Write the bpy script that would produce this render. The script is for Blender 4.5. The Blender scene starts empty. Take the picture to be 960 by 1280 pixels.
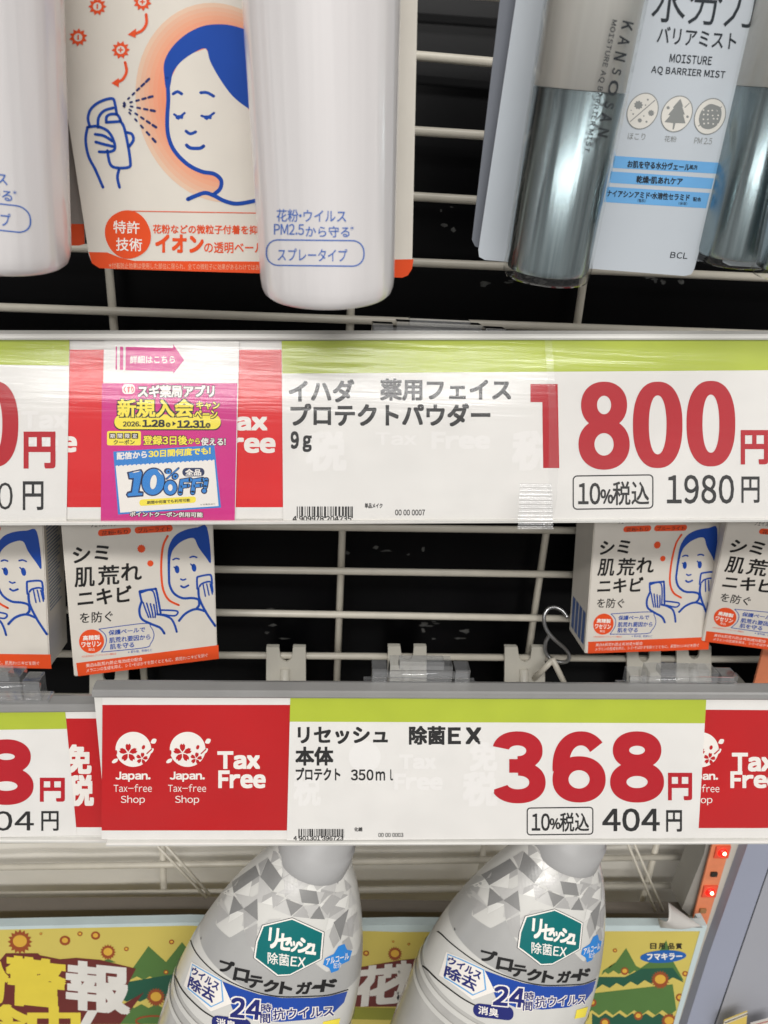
import bpy, bmesh, math, random
import numpy as np
from mathutils import Vector, Matrix
from mathutils.bvhtree import BVHTree
from mathutils.geometry import tessellate_polygon

random.seed(7)
SC = bpy.context.scene
COL = SC.collection

# ------------------------------------------------------------------ camera
FPX, CX, CY = 961.0, 480.0, 640.0          # focal length and centre in photo pixels
O = Vector((0, 0, 1.30))
P_, Y_, R_ = (math.radians(a) for a in (20.0, -4.3, 3.0))
FW = Vector((-math.sin(Y_)*math.cos(P_), math.cos(Y_)*math.cos(P_), -math.sin(P_)))
RT0 = Vector((math.cos(Y_), math.sin(Y_), 0)); UP0 = RT0.cross(FW)
RT = RT0*math.cos(R_) + UP0*math.sin(R_)
UP = UP0*math.cos(R_) - RT0*math.sin(R_)
cd = bpy.data.cameras.new('camera'); cam = bpy.data.objects.new('camera', cd); COL.objects.link(cam)
m = Matrix.Identity(4)
for i in range(3):
    m[i][0], m[i][1], m[i][2], m[i][3] = RT[i], UP[i], -FW[i], O[i]
cam.matrix_world = m
cd.sensor_fit = 'VERTICAL'; cd.sensor_height = 24.0; cd.lens = 24.0*FPX/1280.0
cd.clip_start = 0.01; cd.clip_end = 50
cd.dof.use_dof = True; cd.dof.focus_distance = 0.325; cd.dof.aperture_fstop = 13.0
SC.camera = cam

# ------------------------------------------------------------------ world: the dim shop around the shelf
W = bpy.data.worlds.new('World'); SC.world = W; W.use_nodes = True
nt = W.node_tree; bg = nt.nodes['Background']
tc = nt.nodes.new('ShaderNodeTexCoord'); mp = nt.nodes.new('ShaderNodeMapping'); mp.inputs['Scale'].default_value = (8.0, 8.0, .9)
nz = nt.nodes.new('ShaderNodeTexNoise'); nz.inputs['Scale'].default_value = 1.3; nz.inputs['Detail'].default_value = 4
cr = nt.nodes.new('ShaderNodeValToRGB')
cr.color_ramp.elements[0].position = .40; cr.color_ramp.elements[0].color = (.07, .075, .09, 1)
cr.color_ramp.elements[1].position = .60; cr.color_ramp.elements[1].color = (.85, .83, .80, 1)
nt.links.new(tc.outputs['Generated'], mp.inputs['Vector']); nt.links.new(mp.outputs['Vector'], nz.inputs['Vector'])
nt.links.new(nz.outputs['Fac'], cr.inputs['Fac']); nt.links.new(cr.outputs['Color'], bg.inputs['Color'])
bg.inputs['Strength'].default_value = 0.66

# ------------------------------------------------------------------ lamps: two ceiling tubes of the shop
def area(name, loc, target, sx, sy, power, color):
    l = bpy.data.lights.new(name, 'AREA'); l.shape = 'RECTANGLE'; l.size = sx; l.size_y = sy; l.energy = power; l.color = color
    o = bpy.data.objects.new(name, l); COL.objects.link(o); o.location = loc
    o.rotation_euler = (Vector(target)-Vector(loc)).to_track_quat('-Z', 'Y').to_euler()
area('ceiling_tube', (-.15, -1.75, 2.55), (0, .3, 1.2), 2.6, .16, 40, (1, .985, .965))
area('ceiling_tube', (-.4, -4.1, 2.92), (0, .3, 1.2), 3.0, .20, 56, (1, .985, .965))
area('ceiling_tube', (.9, -.55, 2.75), (0, .3, 1.2), 1.6, .12, 10, (1, .985, .965))
SC.view_settings.view_transform = 'Standard'; SC.view_settings.look = 'None'
SC.view_settings.exposure = 0.10; SC.view_settings.gamma = 1.0
SC.cycles.max_bounces = 10; SC.cycles.transparent_max_bounces = 24

# ------------------------------------------------------------------ materials
def lin(c):
    return tuple((x/255/12.92 if x/255 <= .04045 else ((x/255+.055)/1.055)**2.4) for x in c) + (1,)
MATS = {}
ANROT = 0.25
def mat(name, c, rough=.5, metal=0.0, spec=.4, var=.04, vscale=60, bump=0.0, bscale=200, stretch=None, emit=None, coat=0, aniso=0):
    if name in MATS: return MATS[name]
    M = bpy.data.materials.new(name); M.use_nodes = True
    n = M.node_tree; b = n.nodes['Principled BSDF']
    b.inputs['Roughness'].default_value = rough; b.inputs['Metallic'].default_value = metal
    b.inputs['Specular IOR Level'].default_value = spec; b.inputs['Coat Weight'].default_value = coat
    b.inputs['Coat Roughness'].default_value = .12
    t = n.nodes.new('ShaderNodeTexCoord'); mpn = n.nodes.new('ShaderNodeMapping')
    if stretch: mpn.inputs['Scale'].default_value = stretch
    n.links.new(t.outputs['Object'], mpn.inputs['Vector'])
    z = n.nodes.new('ShaderNodeTexNoise'); z.inputs['Scale'].default_value = vscale; z.inputs['Detail'].default_value = 5
    n.links.new(mpn.outputs['Vector'], z.inputs['Vector'])
    r = n.nodes.new('ShaderNodeValToRGB'); L = lin(c)
    r.color_ramp.elements[0].position = .3; r.color_ramp.elements[1].position = .7
    r.color_ramp.elements[0].color = tuple(max(0, x*(1-var)) for x in L[:3]) + (1,)
    r.color_ramp.elements[1].color = tuple(min(1, x*(1+var)) for x in L[:3]) + (1,)
    n.links.new(z.outputs['Fac'], r.inputs['Fac']); n.links.new(r.outputs['Color'], b.inputs['Base Color'])
    if bump:
        z2 = n.nodes.new('ShaderNodeTexNoise'); z2.inputs['Scale'].default_value = bscale; z2.inputs['Detail'].default_value = 4
        n.links.new(mpn.outputs['Vector'], z2.inputs['Vector'])
        bp = n.nodes.new('ShaderNodeBump'); bp.inputs['Strength'].default_value = bump; bp.inputs['Distance'].default_value = .001
        n.links.new(z2.outputs['Fac'], bp.inputs['Height']); n.links.new(bp.outputs['Normal'], b.inputs['Normal']); n.links.new(bp.outputs['Normal'], b.inputs['Coat Normal'])
    if aniso:
        tn = n.nodes.new('ShaderNodeTangent'); tn.direction_type = 'RADIAL'; tn.axis = 'Z'
        b.inputs['Anisotropic'].default_value = aniso; b.inputs['Anisotropic Rotation'].default_value = ANROT; n.links.new(tn.outputs[0], b.inputs['Tangent'])
    if emit:
        b.inputs['Emission Color'].default_value = lin(emit[0]); b.inputs['Emission Strength'].default_value = emit[1]
    MATS[name] = M; return M

def clear_mat(name, tint=(1, 1, 1), rough=.05, haze=.0, refl=1.0, bump=0.0, bscale=60, stretch=(1, 1, 1)):
    """thin clear plastic: straight-through transmission, fresnel gloss and a little haze"""
    if name in MATS: return MATS[name]
    M = bpy.data.materials.new(name); M.use_nodes = True
    n = M.node_tree; n.nodes.remove(n.nodes['Principled BSDF']); out = n.nodes['Material Output']
    tr = n.nodes.new('ShaderNodeBsdfTransparent'); tr.inputs[0].default_value = (*tint, 1)
    gl = n.nodes.new('ShaderNodeBsdfGlossy'); gl.inputs['Roughness'].default_value = rough
    df = n.nodes.new('ShaderNodeBsdfDiffuse'); df.inputs[0].default_value = (.8, .8, .8, 1)
    fr = n.nodes.new('ShaderNodeFresnel'); fr.inputs['IOR'].default_value = 1.48
    mu = n.nodes.new('ShaderNodeMath'); mu.operation = 'MULTIPLY'; mu.inputs[1].default_value = refl; mu.use_clamp = True
    geo = n.nodes.new('ShaderNodeNewGeometry'); inv = n.nodes.new('ShaderNodeMath'); inv.operation = 'SUBTRACT'; inv.inputs[0].default_value = 1
    n.links.new(geo.outputs['Backfacing'], inv.inputs[1]); mb_ = n.nodes.new('ShaderNodeMath'); mb_.operation = 'MULTIPLY'
    n.links.new(fr.outputs[0], mb_.inputs[0]); n.links.new(inv.outputs[0], mb_.inputs[1]); n.links.new(mb_.outputs[0], mu.inputs[0])
    m1 = n.nodes.new('ShaderNodeMixShader'); m1.inputs[0].default_value = haze
    n.links.new(tr.outputs[0], m1.inputs[1]); n.links.new(df.outputs[0], m1.inputs[2])
    m2 = n.nodes.new('ShaderNodeMixShader'); n.links.new(mu.outputs[0], m2.inputs[0])
    n.links.new(m1.outputs[0], m2.inputs[1]); n.links.new(gl.outputs[0], m2.inputs[2]); n.links.new(m2.outputs[0], out.inputs[0])
    if bump:
        t = n.nodes.new('ShaderNodeTexCoord'); mpn = n.nodes.new('ShaderNodeMapping'); mpn.inputs['Scale'].default_value = stretch
        z = n.nodes.new('ShaderNodeTexNoise'); z.inputs['Scale'].default_value = bscale; z.inputs['Detail'].default_value = 5
        bp = n.nodes.new('ShaderNodeBump'); bp.inputs['Strength'].default_value = bump; bp.inputs['Distance'].default_value = .001
        n.links.new(t.outputs['Object'], mpn.inputs['Vector']); n.links.new(mpn.outputs['Vector'], z.inputs['Vector'])
        n.links.new(z.outputs['Fac'], bp.inputs['Height'])
        for q in (gl, fr): n.links.new(bp.outputs['Normal'], q.inputs['Normal'])
    MATS[name] = M; return M

WHITE = mat('paper_white', (228, 225, 220), .55, spec=.3, var=.03, bump=.05)
CREAM = mat('card_cream', (218, 212, 201), .5, spec=.3, var=.03)
LIME = mat('lime_ink', (176, 190, 48), .5, var=.04)
RED = mat('red_ink', (186, 6, 14), .5, spec=.25, var=.06, vscale=25)
PRICE = mat('price_red_ink', (180, 8, 28), .5, spec=.25, var=.03)
BLACK = mat('black_ink', (24, 23, 23), .5, var=.05)
GHOST = mat('show_through_ink', (234, 231, 227), .55, var=.02)
PWHITE = mat('white_ink', (238, 232, 224), .5, var=.02)
BLUE = mat('blue_ink', (12, 68, 160), .45, var=.05)
ORANGE = mat('orange_ink', (226, 78, 30), .5, var=.04)
PEACH = mat('peach_ink', (232, 172, 142), .5, var=.02)
MAGENTA = mat('magenta_ink', (206, 28, 128), .45, var=.04)
YELLOW = mat('yellow_ink', (246, 226, 70), .5, var=.03)
SKYB = mat('sky_blue_ink', (40, 128, 206), .45, var=.04)
GREYTXT = mat('grey_ink', (112, 112, 112), .5)
DKBROWN = mat('maroon_ink', (104, 40, 34), .5)
NAVY = mat('navy_ink', (34, 40, 110), .4)
PALEBLUE = mat('pale_blue_ink', (106, 166, 216), .5)
CANBLUE = mat('can_blue_ink', (66, 104, 178), .4)

# ------------------------------------------------------------------ pixel <-> world helpers
def ray(x, y):
    return RT*((x-CX)/FPX) - UP*((y-CY)/FPX) + FW
def proj(p):
    d = p-O; z = d.dot(FW)
    return CX+FPX*d.dot(RT)/z, CY-FPX*d.dot(UP)/z
class Plane:
    def __init__(s, p, n):
        s.p = Vector(p); s.n = Vector(n).normalized()
        if s.n.dot(O-s.p) < 0: s.n = -s.n
    def hit(s, x, y):
        d = ray(x, y); t = (s.p-O).dot(s.n)/d.dot(s.n)
        return O+d*t, s.n
def vplane(Y, lean=0, turn=0, at=(480, 640)):
    """upright plane at distance Y through the pixel `at`, leaning back / turned by degrees"""
    d = ray(*at); p = O+d*(Y/d.y)
    l, t = math.radians(lean), math.radians(turn)
    return Plane(p, (math.sin(t), -math.cos(t)*math.cos(l), math.sin(l)))
class MeshSurf:
    def __init__(s, objs):
        vs, fs = [], []
        bpy.context.view_layer.update()
        for o in objs:
            b = len(vs); mw = o.matrix_world
            vs += [mw @ v.co for v in o.data.vertices]; fs += [[b+i for i in f.vertices] for f in o.data.polygons]
        s.t = BVHTree.FromPolygons(vs, fs)
    def hit(s, x, y):
        d = ray(x, y).normalized(); l, n, i, q = s.t.ray_cast(O, d)
        if l is None:
            l, n, i, q = s.t.find_nearest(O+d*.4)
            for k in range(4):
                l, n, i, q = s.t.find_nearest(O + d*max(.05, (l-O).dot(d)))
        if n.dot(d) > 0: n = -n
        return l, n
def Z(x0, y0, s):
    return lambda p: (x0+p[0]*s, y0+p[1]*s)
ID = lambda p: p

# ------------------------------------------------------------------ 2-D shapes
def ell(cx, cy, rx, ry=None, rot=0, n=40, e=2.0):
    ry = rx if ry is None else ry; a = math.radians(rot); out = []
    for i in range(n):
        t = 2*math.pi*i/n; c, s = math.cos(t), math.sin(t)
        u = rx*math.copysign(abs(c)**(2/e), c); v = ry*math.copysign(abs(s)**(2/e), s)
        out.append((cx+u*math.cos(a)-v*math.sin(a), cy+u*math.sin(a)+v*math.cos(a)))
    return out
def rrect(x0, y0, x1, y1, r, n=6, slope=0):
    out = []
    for cx, cy, a0 in ((x1-r, y1-r, 0), (x0+r, y1-r, 90), (x0+r, y0+r, 180), (x1-r, y0+r, 270)):
        for k in range(n+1):
            a = math.radians(a0+90*k/n); out.append((cx+r*math.cos(a), cy+r*math.sin(a)))
    return [(x, y+slope*(x-x0)) for x, y in out]
def smooth(pts, n=8, closed=False):
    P = [Vector(p) for p in pts]; N = len(P); out = []
    if N < 3: return [tuple(p) for p in P]
    for i in range(N if closed else N-1):
        g = (lambda k: P[k % N]) if closed else (lambda k: P[min(max(k, 0), N-1)])
        a, b, c, d = g(i-1), g(i), g(i+1), g(i+2)
        for k in range(n):
            t = k/n
            out.append(tuple(.5*((2*b)+(c-a)*t+(2*a-5*b+4*c-d)*t*t+(3*b-3*c+d-a)*t**3)))
    if not closed: out.append(tuple(P[-1]))
    return out
def star(cx, cy, r0, r1, n, rot=0):
    return [(cx+(r1 if k % 2 else r0)*math.cos(math.pi*k/n+rot), cy+(r1 if k % 2 else r0)*math.sin(math.pi*k/n+rot)) for k in range(2*n)]
GL = {}
def glyph(ch):
    if ch in GL: return GL[ch]
    c = bpy.data.curves.new('g', 'FONT'); c.body = ch; c.resolution_u = 3
    o = bpy.data.objects.new('g', c); COL.objects.link(o); bpy.context.view_layer.update()
    me = o.to_mesh()
    v = [(a.co.x, a.co.y) for a in me.vertices]; f = [tuple(p.vertices) for p in me.polygons]
    o.to_mesh_clear(); bpy.data.objects.remove(o); bpy.data.curves.remove(c)
    GL[ch] = (v, f); return GL[ch]
def layout(s, track=0.0, prop=True):
    V, F = [], []; x = 0.0
    for ch in s:
        if ch == ' ': x += .30; continue
        if ch == '\u3000': x += 1.0; continue
        k = ch
        lat = 33 <= ord(ch) <= 126
        if lat: k = chr(ord(ch)+0xFEE0)
        v, f = glyph(k)
        if not v: x += .5; continue
        if lat or (prop and k in '・！'):
            lo = min(a[0] for a in v); hi = max(a[0] for a in v); dx = x-lo+.045; adv = hi-lo+.09
        else: dx = x; adv = 1.0
        b = len(V); V += [(a+dx, c) for a, c in v]; F += [tuple(i+b for i in q) for q in f]
        x += adv+track
    return V, F

class Art:
    """flat print: shapes typed in pixels, laid on a surface as thin layers of ink"""
    def __init__(s, surf, xf=ID, base=6e-5, grid=None):
        s.surf, s.xf, s.base, s.grid = surf, xf, base, grid; s.L = []
    def add(s, v, f, lv): s.L.append(([s.xf(p) for p in v], f, lv)); return s
    def poly(s, pts, lv=0, holes=()):
        loops = [[Vector((p[0], p[1], 0)) for p in l] for l in (pts, *holes)]
        v = [(p.x, p.y) for l in loops for p in l]
        return s.add(v, [tuple(t) for t in tessellate_polygon(loops)], lv)
    def stroke(s, pts, w, lv=0, closed=False, cap='round', sm=True):
        p = smooth(pts, 8, closed) if sm else list(pts)
        n = len(p); V, F = [], []
        for i in range(n):
            a = Vector(p[(i-1) % n] if closed else p[max(i-1, 0)]); b = Vector(p[(i+1) % n] if closed else p[min(i+1, n-1)])
            d = (b-a); d = d.normalized() if d.length > 1e-9 else Vector((1, 0)); q = Vector((-d.y, d.x))*(w/2); c = Vector(p[i])
            V += [tuple(c+q), tuple(c-q)]
        for i in range(n if closed else n-1):
            j = (i+1) % n; F += [(2*i, 2*i+1, 2*j+1, 2*j)]
        if cap == 'round' and not closed:
            for c in (p[0], p[-1]):
                b = len(V); e = ell(c[0], c[1], w/2, n=12); V += e; F.append(tuple(range(b, b+12)))
        return s.add(V, F, lv)
    def text(s, t, x0, y0, x1, y1, slope=0, bold=0.0, lv=1, shear=0, track=0, quad=None):
        V, F = layout(t, track)
        if not V: return s
        a0 = min(v[0] for v in V); a1 = max(v[0] for v in V); b0 = min(v[1] for v in V); b1 = max(v[1] for v in V)
        if quad is None:
            h = y1-y0; q = slope*(x1-x0)
            quad = ((x0+shear*h, y0), (x1+shear*h, y0+q), (x1, y1+q), (x0, y1))
        TL, TR, BR, BL = (Vector(p) for p in quad)
        offs = [(0, 0)]
        if bold: offs += [(bold*a*.9, bold*b*.9) for a, b in ((1, 1), (1, -1), (-1, 1), (-1, -1), (1, 0), (-1, 0), (0, 1), (0, -1))]
        for k, (ox, oy) in enumerate(offs):
            v2 = []
            for x, y in V:
                u = (x+ox-a0)/(a1-a0); w = (b1-y-oy)/(b1-b0)
                v2.append(tuple((TL*(1-u)+TR*u)*(1-w)+(BL*(1-u)+BR*u)*w))
            s.add(v2, F, lv+k*.04)
        return s
    def build(s, name, mt, parent=None):
        V, F = [], []
        for v, f, lv in s.L:
            if s.grid:
                bm = bmesh.new(); bv = [bm.verts.new((x, y, 0)) for x, y in v]
                for q in f:
                    try: bm.faces.new([bv[i] for i in q])
                    except ValueError: pass
                for ax in (0, 1):
                    lo = min(p[ax] for p in v); hi = max(p[ax] for p in v); k = math.ceil(lo/s.grid)
                    while k*s.grid < hi:
                        co = [0, 0, 0]; no = [0, 0, 0]; co[ax] = k*s.grid; no[ax] = 1
                        bmesh.ops.bisect_plane(bm, geom=bm.verts[:]+bm.edges[:]+bm.faces[:], plane_co=co, plane_no=no); k += 1
                bm.verts.index_update(); v = [(q.co.x, q.co.y) for q in bm.verts]; f = [tuple(q.index for q in g.verts) for g in bm.faces]; bm.free()
            b = len(V)
            for x, y in v:
                p, n = s.surf.hit(x, y); V.append(p+n*(s.base+lv*5e-5))
            F += [tuple(i+b for i in q) for q in f]
        return obj(name, V, F, mt, parent)

# ------------------------------------------------------------------ objects
def world(o): return world(o.parent) @ o.matrix_basis if o.parent else o.matrix_world.copy()
def obj(name, V, F, mt, parent=None, smooth_=False):
    me = bpy.data.meshes.new(name)
    pm = world(parent).inverted() if parent else Matrix.Identity(4)
    me.from_pydata([pm @ Vector(v) for v in V], [], F); me.update()
    o = bpy.data.objects.new(name, me); COL.objects.link(o)
    if mt: me.materials.append(mt)
    if smooth_:
        for p in me.polygons: p.use_smooth = True
    if parent: o.parent = parent
    return o
def tag(o, label=None, cat=None, group=None, kind=None):
    if label: o['label'] = label
    if cat: o['category'] = cat
    if group: o['group'] = group
    if kind: o['kind'] = kind
    return o
def thing(name, label, cat, mw=None, group=None):
    o = bpy.data.objects.new(name, None); COL.objects.link(o); o.empty_display_size = .01
    if mw is not None: o.matrix_world = mw
    bpy.context.view_layer.update()
    return tag(o, label, cat, group)
def at(p): return Matrix.Translation(p)
def copy_tree(o, parent=None):
    c = o.copy(); COL.objects.link(c); c.parent = parent
    for ch in [x for x in bpy.data.objects if x.parent == o]: copy_tree(ch, c)
    return c
def slab(name, pts, surf, thick, mt, parent=None, xf=ID, bevel=0):
    """outline on a plane, given real thickness backwards"""
    pts = [xf(p) for p in pts]; n = len(pts)
    fr, bk = [], []
    for x, y in pts:
        p, nn = surf.hit(x, y); fr.append(p); bk.append(p-nn*thick)
    F = [tuple(range(n)), tuple(range(2*n-1, n-1, -1))] + [(i, n+i, n+(i+1) % n, (i+1) % n) for i in range(n)]
    o = obj(name, fr+bk, F, mt, parent)
    bm = bmesh.new(); bm.from_mesh(o.data); bmesh.ops.recalc_face_normals(bm, faces=bm.faces[:]); bm.to_mesh(o.data); bm.free()
    return o
def tube(name, pts, r, mt, parent=None, n=10, cap=True):
    P = [Vector(p) for p in pts]; V, F = [], []; N = len(P); prev = None
    for i, p in enumerate(P):
        d = (P[min(i+1, N-1)]-P[max(i-1, 0)]).normalized()
        if prev is None:
            a = d.cross(Vector((0, .3, 1))); a = a.normalized() if a.length > 1e-4 else d.orthogonal().normalized()
        else: a = (prev-d*prev.dot(d)).normalized()
        prev = a; b = d.cross(a)
        V += [p+(a*math.cos(2*math.pi*k/n)+b*math.sin(2*math.pi*k/n))*r for k in range(n)]
    for i in range(N-1):
        F += [(i*n+k, i*n+(k+1) % n, (i+1)*n+(k+1) % n, (i+1)*n+k) for k in range(n)]
    if cap: F += [tuple(range(n-1, -1, -1)), tuple((N-1)*n+k for k in range(n))]
    o = obj(name, V, F, mt, parent, True); return o
def lathe(name, prof, M, mt, parent=None, n=64, ey=1.0):
    """profile (r, z) turned about local z, squashed by ey in local y, placed by matrix M"""
    V, F = [], []
    for r, z in prof:
        V += [M @ Vector((r*math.cos(2*math.pi*k/n), ey*r*math.sin(2*math.pi*k/n), z)) for k in range(n)]
    for i in range(len(prof)-1):
        F += [(i*n+k, i*n+(k+1) % n, (i+1)*n+(k+1) % n, (i+1)*n+k) for k in range(n)]
    F += [tuple(range(n-1, -1, -1)), tuple((len(prof)-1)*n+k for k in range(n))]
    o = obj(name, V, F, mt, parent, True)
    return o
def box(name, c, s, mt, parent=None, bev=.0004, M=None):
    bm = bmesh.new(); bmesh.ops.create_cube(bm, size=1); bmesh.ops.scale(bm, vec=s, verts=bm.verts)
    if bev: bmesh.ops.bevel(bm, geom=bm.edges[:], offset=bev, segments=2, affect='EDGES', profile=.5)
    T = (M or Matrix.Identity(4)) @ Matrix.Translation(c)
    V = [T @ v.co for v in bm.verts]; bm.verts.index_update(); F = [tuple(v.index for v in f.verts) for f in bm.faces]; bm.free()
    return obj(name, V, F, mt, parent)
def join_boxes(name, lst, mt, parent=None, M=None, bev=.0003):
    V, F = [], []
    for c, s in lst:
        bm = bmesh.new(); bmesh.ops.create_cube(bm, size=1); bmesh.ops.scale(bm, vec=s, verts=bm.verts)
        bmesh.ops.bevel(bm, geom=bm.edges[:], offset=bev, segments=2, affect='EDGES', profile=.5)
        T = (M or Matrix.Identity(4)) @ Matrix.Translation(c); b = len(V)
        bm.verts.index_update(); V += [T @ v.co for v in bm.verts]; F += [tuple(b+v.index for v in f.verts) for f in bm.faces]; bm.free()
    return obj(name, V, F, mt, parent)
def fit_pose(local, pix, p0, w=None, prior=(0, 0, 0), pw=15.0):
    """rigid pose (rotation vector, translation) whose projected local points meet the photo's pixels"""
    x = np.array([*prior, *p0], float); pr = np.array(prior, float)
    def mtx(x):
        e = Matrix.Rotation(x[2], 4, 'Z') @ Matrix.Rotation(x[0], 4, 'X') @ Matrix.Rotation(x[1], 4, 'Y')
        return Matrix.Translation(x[3:]) @ e
    def res(x):
        M = mtx(x); r = []
        for l, q in zip(local, pix):
            u = proj(M @ Vector(l)); r += [u[0]-q[0], u[1]-q[1]]
        return np.array(r + list((x[:3]-pr)*pw) + [(x[4]-p0[1])*3000])
    for it in range(40):
        r = res(x); J = np.zeros((len(r), 6))
        for k in range(6):
            h = np.zeros(6); h[k] = 1e-5; J[:, k] = (res(x+h)-r)/1e-5
        x = x - np.linalg.solve(J.T@J+1e-6*np.eye(6), J.T@r)
    return mtx(x)
exec_parts = []

# ================================================================== SETTING
YB = .440
BLK = mat('black_panel', (4, 4, 5), .28, spec=.14, var=.35, vscale=14, bump=.03, bscale=30)
pb = vplane(YB)
def P(pl, x, y): return pl.hit(x, y)[0]
bz = P(pb, 480, 905).z
o = box('back_panel', (0.05, YB+.004, bz+.34), (1.7, .008, .68), BLK, bev=0); tag(o, kind='structure')
SHEET = mat('backing_sheet', (226, 222, 213), .6, spec=.35, var=.05, vscale=9, bump=.9, bscale=26)
def crinkled(name, y, z0, z1, x0, x1, mt):
    nx, nz_ = 150, 60; V, F = [], []
    for j in range(nz_+1):
        for i in range(nx+1):
            x = x0+(x1-x0)*i/nx; z = z0+(z1-z0)*j/nz_
            d = .0016*math.sin(x*61+2.2*math.sin(z*37))*math.sin(z*43+1.7*math.sin(x*23)) + random.uniform(-.00025, .00025)
            V.append((x, y+d, z))
    for j in range(nz_):
        for i in range(nx): a = j*(nx+1)+i; F.append((a, a+1, a+nx+2, a+nx+1))
    return obj(name, V, F, mt, None, True)
o = crinkled('backing_sheet', YB+.012, bz-.45, bz+.002, -.5, .35, SHEET); tag(o, kind='structure')

SM = mat('tape_residue', (62, 62, 60), .5, var=.5, vscale=300)
psm = vplane(YB-.0002); bpn = o0 = bpy.data.objects['back_panel']
rs = random.Random(4)
for cx_, cy_, w0, h0, n0 in ((560, 788, 34, 14, 9), (640, 348, 40, 7, 8), (830, 350, 30, 5, 6), (470, 690, 60, 6, 5), (345, 780, 14, 20, 4), (555, 275, 16, 20, 4)):
    for k in range(n0):
        x_, y_ = cx_+rs.uniform(-1, 1)*w0, cy_+rs.uniform(-1, 1)*h0; a_ = rs.uniform(2, 9); b_ = rs.uniform(1, 4)
        Art(psm).poly([(x_+a_*math.cos(t*.7)*rs.uniform(.4, 1.2), y_+b_*math.sin(t*.7)*rs.uniform(.4, 1.2)) for t in range(9)]).build('tape_residue', SM, bpn)
# ---- wire grid
YG = .420
pg = vplane(YG)
WIRE = mat('wire_grey_white', (196, 190, 176), .35, spec=.5, var=.06, vscale=90, bump=.04)
def span(pl, a, b, x0=-.42, x1=.36):
    p, q = P(pl, *a), P(pl, *b); d = (q-p)/(q.x-p.x)
    return p+d*(x0-p.x), p+d*(x1-p.x)
g = thing('wire_grid', 'off white welded wire grid in front of the black panel and grey sheet', 'wire grid', at(P(pg, 430, 760)))
R_H = .0022
for a, b in (((525, -12), (605, -6)), ((525, 70), (605, 77)), ((525, 164), (603, 169)), ((525, 246), (592, 250)), ((100, 310), (865, 343)), ((0, 384), (960, 418)),
             ((270, 657), (715, 663)), ((300, 712), (700, 718)), ((300, 766), (700, 773)), ((300, 819), (660, 822)), ((300, 872), (660, 874))):
    p, q = span(pg, a, b, -.42, .30); tube('horizontal_wire', [p, q], R_H, WIRE, g)
pg2 = vplane(YG+.005)
for a, b in (((0, 1050), (880, 1040)), ((0, 1084), (875, 1071)), ((0, 1119), (860, 1107)), ((0, 1152), (850, 1142)), ((0, 1190), (850, 1178))):
    p, q = span(pg2, a, b, -.42, P(pg2, *b).x); tube('horizontal_wire', [p, q], R_H, WIRE, g)
pgv = vplane(YG+.0042)
for a, b in (((137, 345), (180, 845)), ((438, 395), (421, 850)), ((728, 360), (660, 820)), ((-160, 345), (-85, 845))):
    p, q = P(pgv, *a), P(pgv, *b); d = (q-p)/(q.z-p.z)
    tube('vertical_wire', [p+d*(1.62-p.z), p+d*(bz-.02-p.z)], R_H, WIRE, g)
pgw = vplane(YG+.0092)
for a, b in (((203, 1050), (206, 1150)), ((395, 1050), (392, 1150)), ((606, 1050), (592, 1150)), ((822, 1050), (795, 1160))):
    p, q = P(pgw, *a), P(pgw, *b); d = (q-p)/(q.z-p.z)
    tube('vertical_wire', [p+d*(bz-.02-p.z), p+d*(bz-.42-p.z)], R_H, WIRE, g)

# ================================================================== PRICE RAILS
YU, YL = .300, .285
RAILW = mat('rail_white', (214, 212, 206), .35, spec=.5, var=.03)
RAILG = mat('rail_grey', (134, 133, 131), .35, spec=.5, var=.05)
pu, pl_ = vplane(YU), vplane(YL)
pur, plr = vplane(YU+.0012), vplane(YL+.0012)
def extrude_x(name, prof, L, Rr, mt, parent):
    """profile [(dy, dz)] carried from point L to point Rr"""
    n = len(prof); V = [Vector(L)+Vector((0, a, b)) for a, b in prof]+[Vector(Rr)+Vector((0, a, b)) for a, b in prof]
    F = [(i, (i+1) % n, n+(i+1) % n, n+i) for i in range(n)]+[tuple(range(n-1, -1, -1)), tuple(range(n, 2*n))]
    o = obj(name, V, F, mt, parent)
    bm = bmesh.new(); bm.from_mesh(o.data); bmesh.ops.recalc_face_normals(bm, faces=bm.faces[:]); bm.to_mesh(o.data); bm.free(); return o
def rail(name, label, Y, tl, tr, bl, br, xl, xr, lipmat, liph):
    pl = vplane(Y+.0012); t0, t1 = span(pl, tl, tr, xl, xr); b0, b1 = span(pl, bl, br, xl, xr)
    r = thing(name, label, 'price rail', at((t0+b1)/2), 'price rails along the shelf')
    V = [t0, t1, b1, b0]; V += [v+Vector((0, .0016, 0)) for v in V]
    obj('back_plate', V, [(3, 2, 1, 0), (4, 5, 6, 7), (0, 1, 5, 4), (1, 2, 6, 5), (2, 3, 7, 6), (3, 0, 4, 7)], RAILW, r)
    extrude_x('top_lip', [(-.0024, .0001), (-.0028, .0008), (-.0024, liph-.0006), (-.0016, liph), (.004, liph+.0006), (.006, liph), (.006, -.0004), (.0002, -.0004), (.0002, .0001)], t0, t1, lipmat, r)
    extrude_x('bottom_lip', [(-.0020, -.0002), (-.0024, -.0005), (-.0022, -.0015), (.006, -.0018), (.006, 0), (0, 0)], b0, b1, lipmat if lipmat is RAILW else RAILW, r)
    return r
ru = rail('price_rail', 'long upper price rail with clear film over red strips and the 1800 yen card', YU, (0, 424), (960, 424), (0, 650), (960, 646), -.40, .34, RAILW, .0022)
rl = rail('price_rail', 'lower grey price rail carrying the 368 yen card and red strip', YL, (127, 868), (885, 871), (127, 1050), (885, 1048), P(plr, 126, 960).x, .32, RAILG, .0034)
pll = vplane(YL+.012)
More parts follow.
